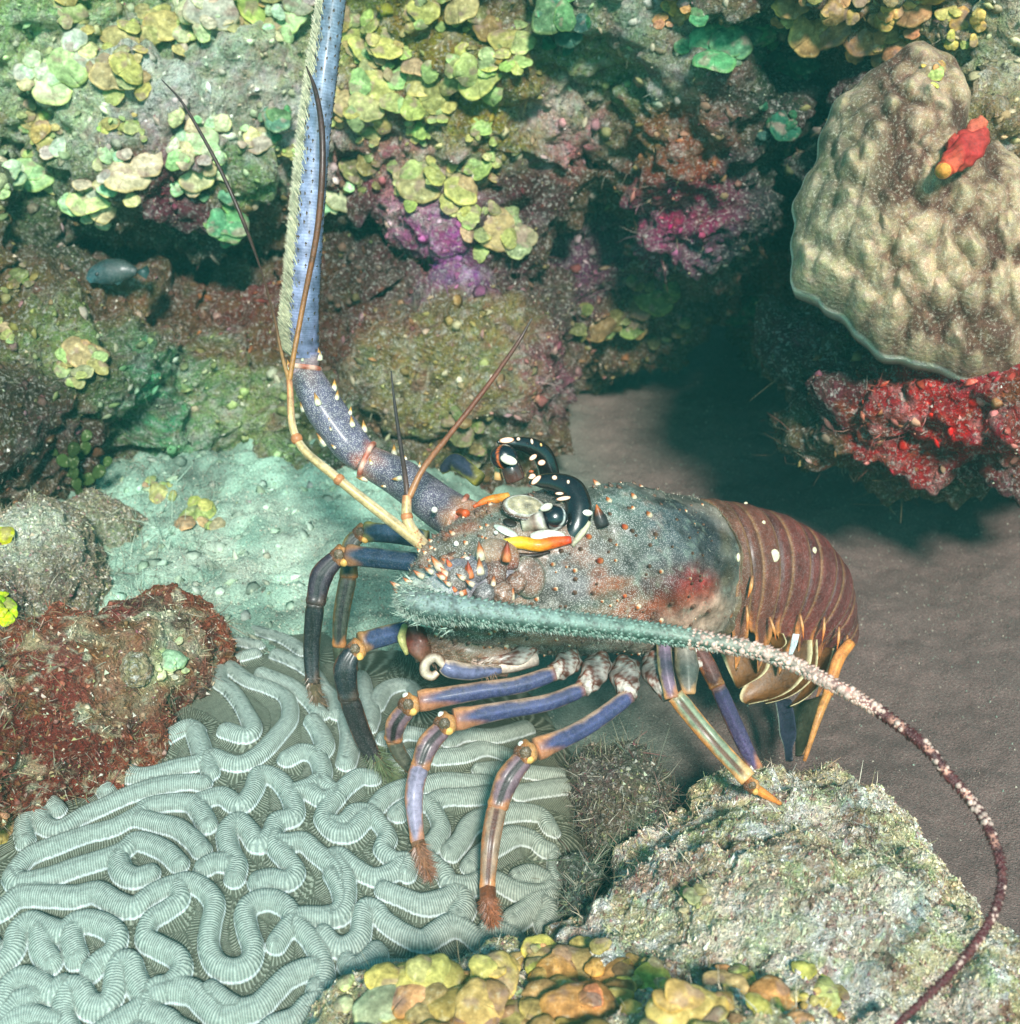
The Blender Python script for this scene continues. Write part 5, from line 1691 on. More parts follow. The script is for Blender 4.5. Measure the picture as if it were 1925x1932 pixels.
# ---- horns over the eyes, and the eyes
def horn(pts, rads, spots, root):
    lb = LB()
    Q_, T_, A_, B_ = tube(lb, jpath(pts), rads, lin((22, 16, 18)), n=60, m=24, flat=0.85)
    r = np.interp(np.linspace(0, 1, 60), np.linspace(0, 1, len(rads)), rads)
    for (u, v, ru, rv, rot, c) in spots:
        j = near_hit(Q_, u, v, 60)
        pu_, pv_, pd_ = proj(Q_[j:j + 1])
        off = min(r[j], math.hypot(u - pu_[0], v - pv_[0]) * K)
        b = P(u, v, pd_[0] - 0.85 * math.sqrt(max(0, r[j] ** 2 - off ** 2)) - 0.0002)
        e1 = math.cos(rot) * RT + math.sin(rot) * UP
        e2 = -math.sin(rot) * RT + math.cos(rot) * UP
        S_, F_ = ico_dir(7)
        rim_c = ramp(np.hypot(S_[:, 0], S_[:, 1]), [(0, c), (0.7, c), (0.95, (215, 110, 40))])
        lb.add(b + S_[:, :1] * ru * K * e1 + S_[:, 1:2] * rv * K * e2 + S_[:, 2:3] * 0.0011 * FWD, [tuple(f) for f in F_], rim_c, 0)
    return under(lb.build('horn', M['gloss']), lob)


WH = (235, 225, 205)
hn1 = horn([(1040, 915, 1.045), (1033, 880, 1.04), (1022, 856, 1.036), (1000, 842, 1.03), (970, 836, 1.024), (938, 834, 1.018)], [.0085, .0085, .0082, .0072, .0052, .0010],
     [(*t3(1090, 225), 15, 6, 0.1, WH), (*t3(1185, 215), 4, 4, 0, WH), (*t3(1295, 235), 3, 6, 0.2, WH), (*t3(1370, 262), 2.5, 4, 0.3, (220, 190, 120)), (*t3(1305, 365), 9, 5, 0.6, WH), (*t3(1375, 408), 8, 6, 0.2, WH), (*t3(1300, 520), 7, 6, 0, WH), (*t3(1290, 480), 5, 3, 0, (190, 100, 60))], lob)
tag(hn1, 'black spotted horn curling over the far eye')
hn2 = horn([(1070, 1022, .948), (1086, 995, .948), (1092, 958, .952), (1080, 925, .957), (1052, 911, .96), (1020, 908, .962), (998, 911, .962)], [.0088, .0098, .0102, .0096, .0075, .0050, .0012],
     [(*t3(1330, 550), 12, 5, 0.75, WH), (*t3(1290, 530), 6, 3, 0, WH), (*t3(1480, 530), 5, 4.5, 0, WH), (*t3(1592, 565), 3, 4, 0, WH), (*t3(1520, 660), 8, 3, 0, WH), (*t3(1555, 700), 14, 4, 0.15, WH), (*t3(1690, 760), 4, 9, -0.1, (225, 120, 45))], lob)
tag(hn2, 'black spotted horn arching over the near eye')


def eye(center, e1, e2, e3, r, ringc, look, label):
    lb = LB()
    S_, F_ = ico_dir(20)
    rr_ = S_ @ np.array(look) / np.linalg.norm(look)
    C_ = np.tile(lin((20, 17, 26)), (len(S_), 1))
    m_ = np.exp(-((rr_ - 0.05) / 0.07) ** 2)[:, None]
    C_ = C_ * (1 - m_) + lin(ringc) * m_
    lb.add(center + S_[:, :1] * r[0] * e1 + S_[:, 1:2] * r[1] * e2 + S_[:, 2:3] * r[2] * e3, [tuple(f) for f in F_], C_, 0)
    o = under(lb.build('eye', M['gloss']), lob)
    tag(o, label)
    return o


def sdep(u, v):
    return (carX[near_hit(carX, u, v)] - CAM) @ FWD


de = sdep(1046, 975) - 0.004
eye(P(1046, 977, de), RT, UP, -FWD, (25 * K, 23 * K, 20 * K), (225, 225, 220), (-0.55, 0.2, 0.62), 'glossy black near eye set in a pale socket')
stalk = LB()
tube(stalk, [P(985, 990, sdep(985, 990)), P(1010, 986, de - 0.001), P(1030, 980, de - 0.002)], [.0055, .0066, .0075], lambda t, a: ramp(t, [(0, (165, 160, 140)), (0.5, (130, 100, 85)), (0.8, (225, 215, 200)), (1, (40, 30, 30))]), n=16, m=16)
S_, F_ = ico_dir(8)
stalk.add(P(1031, 957, de - 0.006) + S_[:, :1] * 12 * K * nrm(RT + .4 * UP) + S_[:, 1:2] * 7 * K * nrm(UP - .4 * RT) + S_[:, 2:3] * .003 * FWD, [tuple(f) for f in F_], lin(WH), 0)
stalk.add(P(1104, 968, sdep(1104, 968) - 0.003) + S_[:, :1] * 14 * K * RT + S_[:, 1:2] * 7 * K * UP + S_[:, 2:3] * .003 * FWD, [tuple(f) for f in F_], lin((240, 232, 215)), 0)
spine(stalk, P(1134, 985, sdep(1134, 985)), nrm(-0.3 * RT + UP - .3 * FWD), .013, .0052, ((40, 35, 35), (40, 30, 28), (205, 105, 40)))
tube(stalk, [P(1112, 985, sdep(1112, 985) - .001), P(1098, 1005, sdep(1098, 1005) - .001), P(1080, 1030, sdep(1080, 1030) - .001)], [.0022, .0030, .0016], lin((190, 180, 150)), n=10, m=8)
tag(under(stalk.build('eye_socket', M['shell']), lob), 'pale ringed socket and eyestalk of the near eye')
eye(P(951, 862, 1.015), RT, UP, -FWD, (27 * K, 24 * K, 22 * K), (225, 110, 45), (0.75, 0.05, 0.45), 'glossy black far eye with an orange ring and white patch')
st2 = LB()
st2.add(P(960, 868, .992 + .010) + S_[:, :1] * 17 * K * nrm(RT - .35 * UP) + S_[:, 1:2] * 9 * K * nrm(UP + .35 * RT) + S_[:, 2:3] * .0025 * FWD, [tuple(f) for f in F_], lin(WH), 0)
tube(st2, [P(972, 905, 1.02), P(966, 888, 1.018), P(962, 875, 1.017)], [.0085, .0085, .0075], lambda t, a: ramp(t, [(0, (95, 60, 50)), (1, (35, 24, 26))]), n=12, m=16)
tube(st2, [P(940, 905, 1.03), P(942, 880, 1.028), P(945, 868, 1.025)], [.004, .0035, .001], lin((215, 170, 110)), n=8, m=8)
tag(under(st2.build('eyestalk', M['gloss']), lob), 'dark stalk and white patch of the far eye')


# ================================================================== leafy algae
def frond(lb, c, nrmv, upv, R, col, edge, curl, seed, spread=1.45):
    """one rounded blade fanning down from its foot, with rim thickness and curled edge"""
    rg_ = np.random.default_rng(seed)
    upv = nrm(upv - (upv @ nrmv) * nrmv)
    side_ = np.cross(upv, nrmv)
    nr, na_ = 12, 40
    ph = rg_.uniform(0, 6.3, 5)
    aa = np.linspace(0, 2 * math.pi, na_)
    rad = R * (1 + 0.12 * np.sin(2 * aa + ph[0]) + 0.08 * np.sin(3 * aa + ph[1]) + 0.035 * np.sin(7 * aa + ph[2]))
    rad[-1] = rad[0]
    tt = np.linspace(0.02, 1, nr)
    RT_, AA_ = np.meshgrid(tt, aa, indexing='ij')
    RR_ = np.tile(rad, (nr, 1)) * RT_
    x = RR_ * np.sin(AA_)
    y = -RR_ * np.cos(AA_) * 0.85
    # distance from the foot at the top of the blade
    TT_ = np.clip(np.hypot(x, y - 0.75 * R) / (1.62 * R), 0, 1)
    low_ = np.clip(-y / R, -1, 1)
    z = R * (0.42 * (1 - RT_ ** 2) * (0.4 + curl) - 0.28 * RT_ ** 2 * np.clip(-low_, 0, 1) + curl * 0.35 * np.clip(low_, 0, 1) * RT_) + 0.06 * R * np.sin(3 * AA_ + ph[3]) * RT_ ** 2
    th_ = max(0.0007, R * 0.035)
    A_ = c + x.ravel()[:, None] * side_ + y.ravel()[:, None] * upv + z.ravel()[:, None] * nrmv
    B_ = A_ - nrmv * th_
    n = nr * na_
    F_ = []
    for i in range(nr - 1):
        for j in range(na_ - 1):
            a = i * na_ + j
            F_.append((a, a + 1, a + na_ + 1, a + na_))
            F_.append((a + n + na_, a + na_ + 1 + n, a + 1 + n, a + n))
    for j in range(na_ - 1):
        a = (nr - 1) * na_ + j
        F_.append((a, a + 1, a + 1 + n, a + n))
    for i in range(nr - 1):
        a = i * na_
        F_.append((a, a + na_, a + na_ + n, a + n))
        a = i * na_ + na_ - 1
        F_.append((a + na_, a, a + n, a + na_ + n))
    T_ = TT_.ravel()
    z1 = np.clip(0.5 + 0.5 * np.sin(T_ * 21 + ph[0] + 0.5 * np.sin(AA_.ravel() * 3)), 0, 1)
    C_ = lin(col) * (0.86 + 0.2 * z1)[:, None]
    e = (np.clip((RT_.ravel() - 0.86) / 0.08, 0, 1) * np.clip(low_.ravel() * 1.5 + 0.4, 0, 1))[:, None]
    C_ = C_ * (1 - e) + lin(edge) * e
    C_ = C_ * np.clip(1 + 0.42 * fbm(A_, 110, 4, seed % 97), 0.45, 1.5)[:, None]
    C_ = C_ * np.clip(1 + 0.35 * fbm(A_, 420, 2, seed % 53), 0.5, 1.5)[:, None]
    crust = np.clip(fbm(A_, 75, 3, (seed + 5) % 89) * 2.4 - 0.7, 0, 0.6)[:, None]
    C_ = C_ * (1 - crust) + lin((150, 120, 110)) * crust
    lb.add(np.vstack([A_, B_]), F_, np.vstack([C_, C_ * 0.8]), 0)


YGc, YGe = (158, 158, 100), (196, 188, 112)
PG, PGe = (182, 190, 150), (200, 200, 136)
GN, GNe = (92, 134, 96), (118, 150, 96)
DG, DGe = (48, 88, 66), (64, 100, 70)
OB, OBe = (170, 132, 84), (208, 166, 96)
YB_, YBe = (190, 165, 96), (210, 176, 84)
BR, BRe = (110, 105, 66), (140, 134, 78)
W_ = {'yg': (YGc, YGe), 'pg': (PG, PGe), 'gn': (GN, GNe), 'dg': (DG, DGe), 'ob': (OB, OBe), 'yb': (YB_, YBe), 'br': (BR, BRe), 'by': ((190, 205, 30), (225, 225, 40))}
G1 = 'yellow green leafy algae on the reef wall'
G2 = 'orange and yellow algae along the bottom edge'
clumps = [
    # u, v, radius px, kind, blades, tilt, label
    (95, 145, 62, 'pg', 3, -0.3, 'big curled pale green algae rosette near the top left corner'),
    (215, 140, 46, 'yg', 2, 0.2, 'crescent shaped algae lobe right of the big corner rosette'),
    (70, 225, 34, 'yg', 2, 0, 'low ruffled algae just under the big corner rosette'),
    (130, 20, 36, 'yg', 2, 0.5, 'small algae tuft at the top edge above the corner rosette'),
    (228, 70, 38, 'yg', 1, 0.1, 'upright tongue of algae hanging from the top edge'),
    (310, 45, 44, 'yg', 2, 0.4, 'bright double algae blade at the top edge above the white crust'),
    (400, 20, 52, 'pg', 3, -0.1, 'overlapping pale algae plates at the top edge above the white crust'),
    (480, 10, 50, 'yg', 2, 0.3, 'rounded algae plate at the top edge nearest left of the upright antenna'),
    (545, 30, 40, 'pg', 2, 0.1, 'pale green algae folds touching the left side of the upright antenna at top'),
    (20, 330, 30, 'pg', 2, 0, 'small algae at the left edge in the shade below the corner rosette'),
    (55, 330, 46, 'pg', 2, -0.2, 'frosted pale algae blade at the left side, level with the thin dark feeler'),
    (165, 378, 42, 'pg', 2, 0.1, 'drooping pale algae lobe above the dark fish'),
    (240, 332, 48, 'pg', 2, 0.5, 'broad oval algae blade left of the thin dark feeler'),
    (208, 232, 20, 'yg', 2, 0, 'tiny paired algae lobes midway between corner rosette and dark feeler'),
    (248, 238, 20, 'yg', 2, 0, 'tiny algae lobes under the white crust on the left'),
    (80, 262, 26, 'yg', 2, 0.3, 'small bent algae blade under the corner rosette'),
    (365, 262, 46, 'pg', 3, 0.2, 'pale ragged algae blade crossed by the thin dark feeler'),
    (370, 328, 42, 'pg', 2, 0, 'pale algae blade hanging under the ragged one beside the feeler'),
    (430, 425, 46, 'gn', 2, 0.7, 'green frosted algae blade at the lower end of the thin dark feeler'),
    (488, 268, 30, 'pg', 2, 0.1, 'pale green fan close to the left fringe of the upright antenna'),
    (520, 225, 32, 'gn', 2, 0.4, 'green ruffle just left of the upright antenna'),
    (545, 285, 16, 'yg', 1, 0.2, 'small round algae drop beside the antenna fringe'),
    (8, 620, 20, 'yg', 1, 0, 'round yellow algae disc cut by the left edge'),
    (160, 668, 46, 'yg', 3, 0.1, 'dull yellow algae lobes under the dark fish'),
    (30, 520, 26, 'br', 2, 0, 'brownish algae lobe at the left edge beside the fish'),
    (660, 55, 40, 'yg', 3, -0.4, 'algae cluster at the top edge right of the upright antenna'),
    (690, 95, 36, 'yg', 2, 0.8, 'oval algae blade right of the upright antenna'),
    (728, 88, 34, 'yg', 2, -0.3, 'heart shaped algae blade, upper of the big cluster by the antenna'),
    (722, 165, 58, 'yg', 3, 0.1, 'largest cup shaped algae blade right of the upright antenna'),
    (655, 195, 36, 'yg', 2, 0, 'paired algae lobes touching the right side of the upright antenna'),
    (680, 200, 26, 'yg', 1, -0.2, 'small round algae lobe under the cup shaped blade'),
    (800, 150, 50, 'yg', 3, -0.2, 'folded algae blades right of the cup shaped blade'),
    (812, 195, 38, 'yg', 2, 0.3, 'hanging hooked algae blade under the folded blades'),
    (905, 145, 50, 'yg', 2, 0.1, 'wide drooping algae blade in the middle of the top rock'),
    (800, 20, 32, 'yg', 2, 0, 'algae tongue hanging from the top edge above the folded blades'),
    (870, 15, 40, 'yg', 2, 0.2, 'knotted algae lobes at the top edge in the middle'),
    (920, 45, 40, 'br', 2, -0.2, 'brownish curled algae under the top edge in the middle'),
    (965, 80, 44, 'yg', 2, 0.7, 'spreading algae blade left of the dark green hanging blades'),
    (1040, 25, 48, 'gn', 3, 0.1, 'green algae thicket at the top edge right of centre'),
    (1075, 60, 36, 'dg', 2, -0.3, 'dark green hanging algae blade under the green thicket'),
    (640, 375, 34, 'pg', 1, 0.9, 'thin pale shelf of algae touching the antenna half way up'),
    (700, 250, 20, 'yg', 2, 0, 'small buttons of algae below the paired lobes'),
    (675, 320, 34, 'br', 2, 0.2, 'dull brown algae in the shade right of the antenna'),
    (795, 350, 46, 'yg', 3, 0, 'algae plates around the white crust in the middle'),
    (870, 355, 40, 'yg', 2, 0.2, 'rounded algae plate on the left of the dark hole'),
    (905, 315, 28, 'yg', 1, 0, 'small round algae plate at the upper rim of the dark hole'),
    (790, 245, 22, 'yg', 2, 0.3, 'small algae lobes above the white crust in the middle'),
    (905, 240, 24, 'yg', 2, 0, 'little row of algae lobes under the wide drooping blade'),
    (935, 430, 52, 'yg', 3, 0.2, 'large c shaped algae blade lowest on the middle rock'),
    (1235, 560, 44, 'br', 3, -0.2, 'dim curled algae blade under the reddish rock, above the cave'),
    (1130, 615, 38, 'br', 2, 0, 'dim round algae plate at the cave roof, left one'),
    (1195, 612, 34, 'br', 2, 0.1, 'dim round algae plate at the cave roof, right one'),
    (1280, 622, 22, 'br', 1, 0, 'tiny dim algae plate at the right end of the cave roof'),
    (870, 815, 34, 'br', 3, 0.3, 'greenish algae plates behind the brown forked feeler'),
    (1350, 75, 52, 'gn', 2, -0.2, 'blue green algae blade above the reddish rock'),
    (1410, 55, 56, 'gn', 2, 0.1, 'big blue green blade left of the orange algae'),
    (1490, 130, 40, 'dg', 2, 0, 'very dark green blade in the gap under the orange algae'),
    (1480, 240, 34, 'dg', 2, 0.2, 'dark green blade half way down the gap'),
    (1400, 585, 42, 'dg', 2, -0.1, 'dark green blade at the foot of the gap above the cave'),
    (1280, 10, 34, 'ob', 2, 0, 'orange algae lobe at the top edge left of the main orange cluster'),
    (1560, 45, 58, 'ob', 3, 0.2, 'large orange brown algae blade at the top edge above the plate coral'),
    (1645, 62, 60, 'ob', 3, -0.3, 'orange brown algae blade right of the large one above the plate coral'),
    (1500, 8, 36, 'ob', 2, 0.1, 'small orange algae at the top edge over the gap'),
    (1720, 12, 46, 'ob', 2, 0.2, 'dull orange algae at the top edge over the dark hollow'),
    (1820, 45, 34, 'yb', 2, 0.8, 'yellow algae flake on the pale rock at the top right'),
    (1765, 138, 20, 'yb', 1, 0.3, 'small yellow algae button on the top of the plate coral'),
    (6, 1010, 24, 'by', 1, 0, 'vivid yellow algae disc at the left edge, upper one'),
    (10, 1148, 30, 'by', 2, 0.1, 'vivid yellow green algae at the left edge, lower one'),
    (375, 965, 36, 'yg', 2, -0.5, 'flat olive algae blade lying at the back of the pale sand'),
    (300, 930, 26, 'yg', 2, 0.4, 'small olive algae at the back of the pale sand'),
    (325, 1245, 34, 'pg', 2, 0, 'pale algae cushion on the red crusted rock'),
    (15, 1560, 30, 'ob', 2, 0.2, 'tan algae lobe under the red crusted rock at the left edge'),
]
clumps2 = [
    (800, 1862, 66, 'yb', 3, 0.3, 'broad amber algae plate over the lower rim of the brain coral'),
    (715, 1905, 46, 'pg', 2, 0, 'pale algae ruffle at the bottom edge left of the amber plates'),
    (925, 1855, 52, 'yb', 3, -0.6, 'upturned yellow algae flake in the middle of the bottom edge cluster'),
    (870, 1905, 56, 'ob', 3, 0.1, 'orange rimmed algae lobes at the bottom edge under the upturned flake'),
    (1070, 1835, 68, 'yb', 3, -0.1, 'biggest round yellow algae plate at the bottom centre'),
    (1095, 1905, 60, 'ob', 3, 0.2, 'orange algae lobes below the biggest round yellow plate'),
    (1160, 1850, 44, 'yb', 2, 0.1, 'yellow plate touching the right side of the biggest round one'),
    (1020, 1800, 34, 'yb', 2, 0.4, 'small yellow plate behind the biggest round one'),
    (1290, 1905, 60, 'yb', 3, 0, 'yellow algae mat at the bottom edge right of centre'),
    (1370, 1860, 34, 'yb', 2, 0.2, 'small rounded yellow algae on the foot of the pale boulder'),
    (1345, 1900, 34, 'ob', 2, 0, 'orange algae button at the bottom edge of the boulder'),
    (1460, 1890, 46, 'yb', 2, 0.1, 'rounded yellow algae lobe at the bottom of the boulder'),
    (1555, 1878, 30, 'yb', 2, -0.2, 'small yellow algae lobe furthest right on the boulder'),
    (1230, 1855, 34, 'yb', 2, 0.3, 'low olive yellow algae between the round plates and the boulder'),
    (1310, 1690, 18, 'yg', 2, 0, 'tiny green algae buttons on the boulder face'),
    (980, 1925, 50, 'ob', 3, 0.1, 'orange algae crowding the bottom edge between the two clusters'),
]


def make_clump(row, group, seed):
    u, v, R, kind, nb, tilt, label = row
    h = cast(u, v)
    c = h[0]
    d = (c - CAM) @ FWD
    Rm = R * 1.12 * K * d
    rg_ = np.random.default_rng(seed)
    lb = LB()
    view = nrm(CAM - c)
    n0 = nrm(0.8 * view + 0.35 * h[1] + 0.35 * np.array([0, 0, 1.0]))
    colr, ed = W_[kind]
    for k in range(nb * 3 + 5):
        rk = Rm * (0.80 if k == 0 else rg_.uniform(0.28, 0.66) * (1 if k <= nb else 0.62))
        off = 0 if k == 0 else 1
        dxy = rg_.uniform(-1, 1, 2) * Rm * off * (0.75 if k <= nb else 1.05)
        tl = tilt + rg_.normal() * (0.12 if k == 0 else 0.5)
        upk = UP * math.cos(tl) + RT * math.sin(tl)
        nk = nrm(n0 + rg_.normal(size=3) * (0.12 if k == 0 else 0.25))
        ca_ = c
        if k:
            hh_ = cast(u + dxy[0] / (K * d), v - dxy[1] / (K * d))
            if abs((hh_[0] - CAM) @ FWD - d) < 0.05 and hh_[3] == h[3]:
                ca_ = hh_[0] - dxy[0] * RT - dxy[1] * UP
                nk = nrm(nk + 0.5 * hh_[1])
            else:
                dxy = dxy * 0.35
        ck = ca_ + view * (Rm * 0.10 + 0.002 + (0.0 if k == 0 else rg_.uniform(-0.10, 0.30) * rk)) + dxy[0] * RT + dxy[1] * UP
        jit = rg_.uniform(0.88, 1.1, 3)
        frond(lb, ck, nk, upk, rk, np.clip(np.array(colr) * jit, 0, 255), np.clip(np.array(ed) * jit, 0, 255), rg_.uniform(0.12, 0.5), seed * 7 + k, rg_.uniform(1.9, 2.7))
    o = lb.build('leafy_algae', M['leaf'])
    recentre(o, c)
    tag(o, label, 'algae', group)
    return o


for i, row in enumerate(clumps):
    make_clump(row, G1, 100 + i)
for i, row in enumerate(clumps2):
    make_clump((row[0], row[1], row[2] * 1.3) + row[3:], G2, 300 + i)

# ---- red tube sponge on the plate coral
sp = cast(1800, 290)
sc = sp[0]
sdp = min((sc - CAM) @ FWD, (cast(1770, 335)[0] - CAM) @ FWD + .004) - .008
spg = empty('tube_sponge', sc, 'bright red tube sponge with a yellow rimmed mouth on the plate coral', 'sponge')
lb = LB()
SR = lambda t, a: ramp(np.clip(t + 0.1 * np.sin(3 * a + t * 9), 0, 1), [(0, (180, 66, 54)), (0.6, (176, 40, 38)), (1, (205, 84, 54))])
wob = lambda t, a: 1 + 0.14 * np.sin(3 * a + 11 * t) + 0.07 * np.sin(7 * a - 23 * t)
tube(lb, [P(1845, 252, sdp + .01), P(1830, 275, sdp - .006), P(1806, 298, sdp - .014), P(1786, 318, sdp - .02)], [.0110, .0135, .0105, .0072], SR, n=40, m=32, mod=wob)
tube(lb, [P(1815, 285, sdp + .004), P(1800, 268, sdp - .004), P(1792, 262, sdp - .004)], [.0090, .0080, .0050], SR, n=24, m=24, mod=wob)
tube(lb, [P(1828, 262, sdp), P(1842, 240, sdp - .004), P(1856, 226, sdp - .004)], [.0085, .0070, .0048], lambda t, a: ramp(t, [(0, (205, 80, 60)), (1, (215, 110, 80))]), n=20, m=18, mod=wob)
M['sponge'] = shell_mat('sponge_flesh', rough=0.6, coat=0.0, bump=0.9)
bodys = lb.build('sponge_body', M['sponge'])
mo = LB()
cm = P(1780, 322, sdp - .024)
ax = nrm(-0.75 * FWD - 0.35 * RT - 0.30 * UP)
e1 = nrm(np.cross(ax, UP))
e2 = np.cross(ax, e1)
tube(mo, [cm - ax * .012, cm - ax * .004, cm, cm + ax * .0015], [.0078, .0074, .0068, .0060], lambda t, a: ramp(t, [(0, (205, 60, 40)), (0.7, (215, 90, 50)), (1, (235, 190, 90))]), n=12, m=24, cap=False)
tube(mo, [cm + ax * .0015, cm - ax * .003, cm - ax * .010], [.0058, .0044, .0040], lambda t, a: ramp(t, [(0, (225, 150, 60)), (0.3, (70, 30, 20)), (1, (12, 6, 6))]), n=12, m=24, cap=True)
mouth = mo.build('mouth', M['sponge'])
for o in (bodys, mouth):
    under_root = spg
    bpy.context.view_layer.update()
    o.parent = spg
    o.matrix_parent_inverse = spg.matrix_world.inverted()

# ---- small dark fish lurking in the left hollow
fd = (cast(210, 515)[0] - CAM) @ FWD - 0.035
fishr = empty('fish', P(212, 515, fd), 'small dark teal fish hovering in the shadowed hollow at left', 'fish')
lb = LB()
fp = [(166, 530), (180, 520), (205, 513), (232, 510), (250, 512), (258, 514)]
FC = lambda t, a: ramp(np.clip(t + 0.06 * np.sin(a * 5 + t * 20), 0, 1), [(0, (44, 92, 98)), (0.3, (22, 52, 54)), (0.6, (30, 52, 48)), (1, (20, 36, 36))])
tube(lb, [P(u, v, fd) for u, v in fp], [.0035, .0105, .0150, .0125, .0070, .0040], FC, n=44, m=26, flat=0.55, spk=0.2)
fb = lb.build('body', M['shell'])
fins = LB()
for pts in ([(255, 513), (278, 500), (283, 512), (276, 527)], [(200, 494), (222, 486), (245, 497), (240, 505), (205, 500)], [(205, 528), (222, 538), (240, 525), (235, 520)]):
    fr = [P(u, v, fd - .001) for u, v in pts]
    bk = [P(u, v, fd + .001) for u, v in pts]
    n = len(pts)
    fins.add(fr + bk, [tuple(range(n)), tuple(range(2 * n - 1, n - 1, -1))] + [(i, (i + 1) % n, (i + 1) % n + n, i + n) for i in range(n)], lin((34, 62, 60)), 0)
ff = fins.build('fin', M['shell'])
el = LB()
S_, F_ = ico_dir(7)
el.add(P(183, 517, fd - .0068) + S_ * .0022, [tuple(f) for f in F_], lin((12, 14, 16)), 0)
fe = el.build('eye', M['gloss'])
bpy.context.view_layer.update()
for o in (fb, ff, fe):
    o.parent = fishr
    o.matrix_parent_inverse = fishr.matrix_world.inverted()

# ---- pebble on the red rock
h = cast(262, 1262)
X_, F_ = ico_dir(40)
Pb = h[0] + X_ * np.array([.0125, .013, .014]) * (1 + 0.14 * fbm(X_, 2.5, 3, 9) + 0.04 * fbm(X_, 9, 3, 10))[:, None] - FWD * .006
pb = mesh_np('pebble', Pb, F_, np.tile(lin((165, 150, 115)), (len(Pb), 1)) * np.clip(1 + 0.6 * fbm(X_, 6, 3, 12), .3, 1.6)[:, None], M['pale_rock'])
recentre(pb, h[0])
tag(pb, 'rounded speckled stone resting on the red crusted rock', 'stone')

# ---- green segmented weed at left
def weed(name, roots, label, col, seed, L=0.05):
    rg_ = np.random.default_rng(seed)
    lb = LB()
    h0 = None
    for (u, v, ang_, n_) in roots:
        h_ = cast(u, v)
        d_ = (h_[0] - CAM) @ FWD - .006
        if h0 is None:
            h0 = h_[0]
        x, y = u, v
        a = ang_
        for k in range(n_):
            R_ = rg_.uniform(9, 15)
            c_ = P(x, y, d_ - 0.0012 * k)
            S3, F3 = ico_dir(7)
            e1_ = math.cos(a) * RT + math.sin(a) * UP
            e2_ = -math.sin(a) * RT + math.cos(a) * UP
            nn_ = nrm(FWD + rg_.normal(size=3) * 0.3)
            lb.add(c_ + S3[:, :1] * R_ * 1.1 * K * d_ * e1_ + S3[:, 1:2] * R_ * 0.85 * (1 + 0.25 * S3[:, :1]) * K * d_ * e2_ + S3[:, 2:3] * .0011 * nn_, [tuple(f) for f in F3], lin(col) * rg_.uniform(0.6, 1.4), 0)
            x += math.cos(a) * R_ * 1.8
            y -= math.sin(a) * R_ * 1.8
            a += rg_.normal() * 0.45
    o = lb.build(name, M['leaf'])
    recentre(o, h0)
    return tag(o, label, 'seaweed')


weed('segmented_seaweed', [(150, 930, 1.9, 5), (150, 900, 2.7, 3), (165, 905, 0.6, 3), (120, 870, 2.4, 3), (150, 860, 0.9, 3)], 'dark green seaweed of flat round segments above the mottled rock', (52, 72, 34), 3)

# ================================================================== turf, flakes and grit
def vis_faces(name, cnt, rg_, box=(-60, 1985, -60, 1990), facing=0.0):
    X, F, N, C = REG[name]
    c = X[F].mean(1)
    pu, pv, pd = proj(c)
    n_ = nrm(np.cross(X[F[:, 1]] - X[F[:, 0]], X[F[:, 2]] - X[F[:, 0]]))
    ar = np.linalg.norm(np.cross(X[F[:, 2]] - X[F[:, 0]], X[F[:, 3]] - X[F[:, 1]]), axis=1)
    vd = nrm(CAM - c)
    fc = np.abs((n_ * vd).sum(1))
    sg = np.sign((n_ * vd).sum(1))
    ok = (pd > 0.3) & (pu > box[0]) & (pu < box[1]) & (pv > box[2]) & (pv < box[3]) & (sg > 0)
    w = np.where(ok, ar, 0)
    idx = rg_.choice(len(F), cnt, p=w / w.sum())
    r1, r2 = rg_.random((2, cnt, 1))
    A, B_, Cc, D = (X[F[idx, k]] for k in range(4))
    p = A * (1 - r1) * (1 - r2) + B_ * r1 * (1 - r2) + Cc * r1 * r2 + D * (1 - r1) * r2
    return p, n_[idx], C[F[idx, 0]]


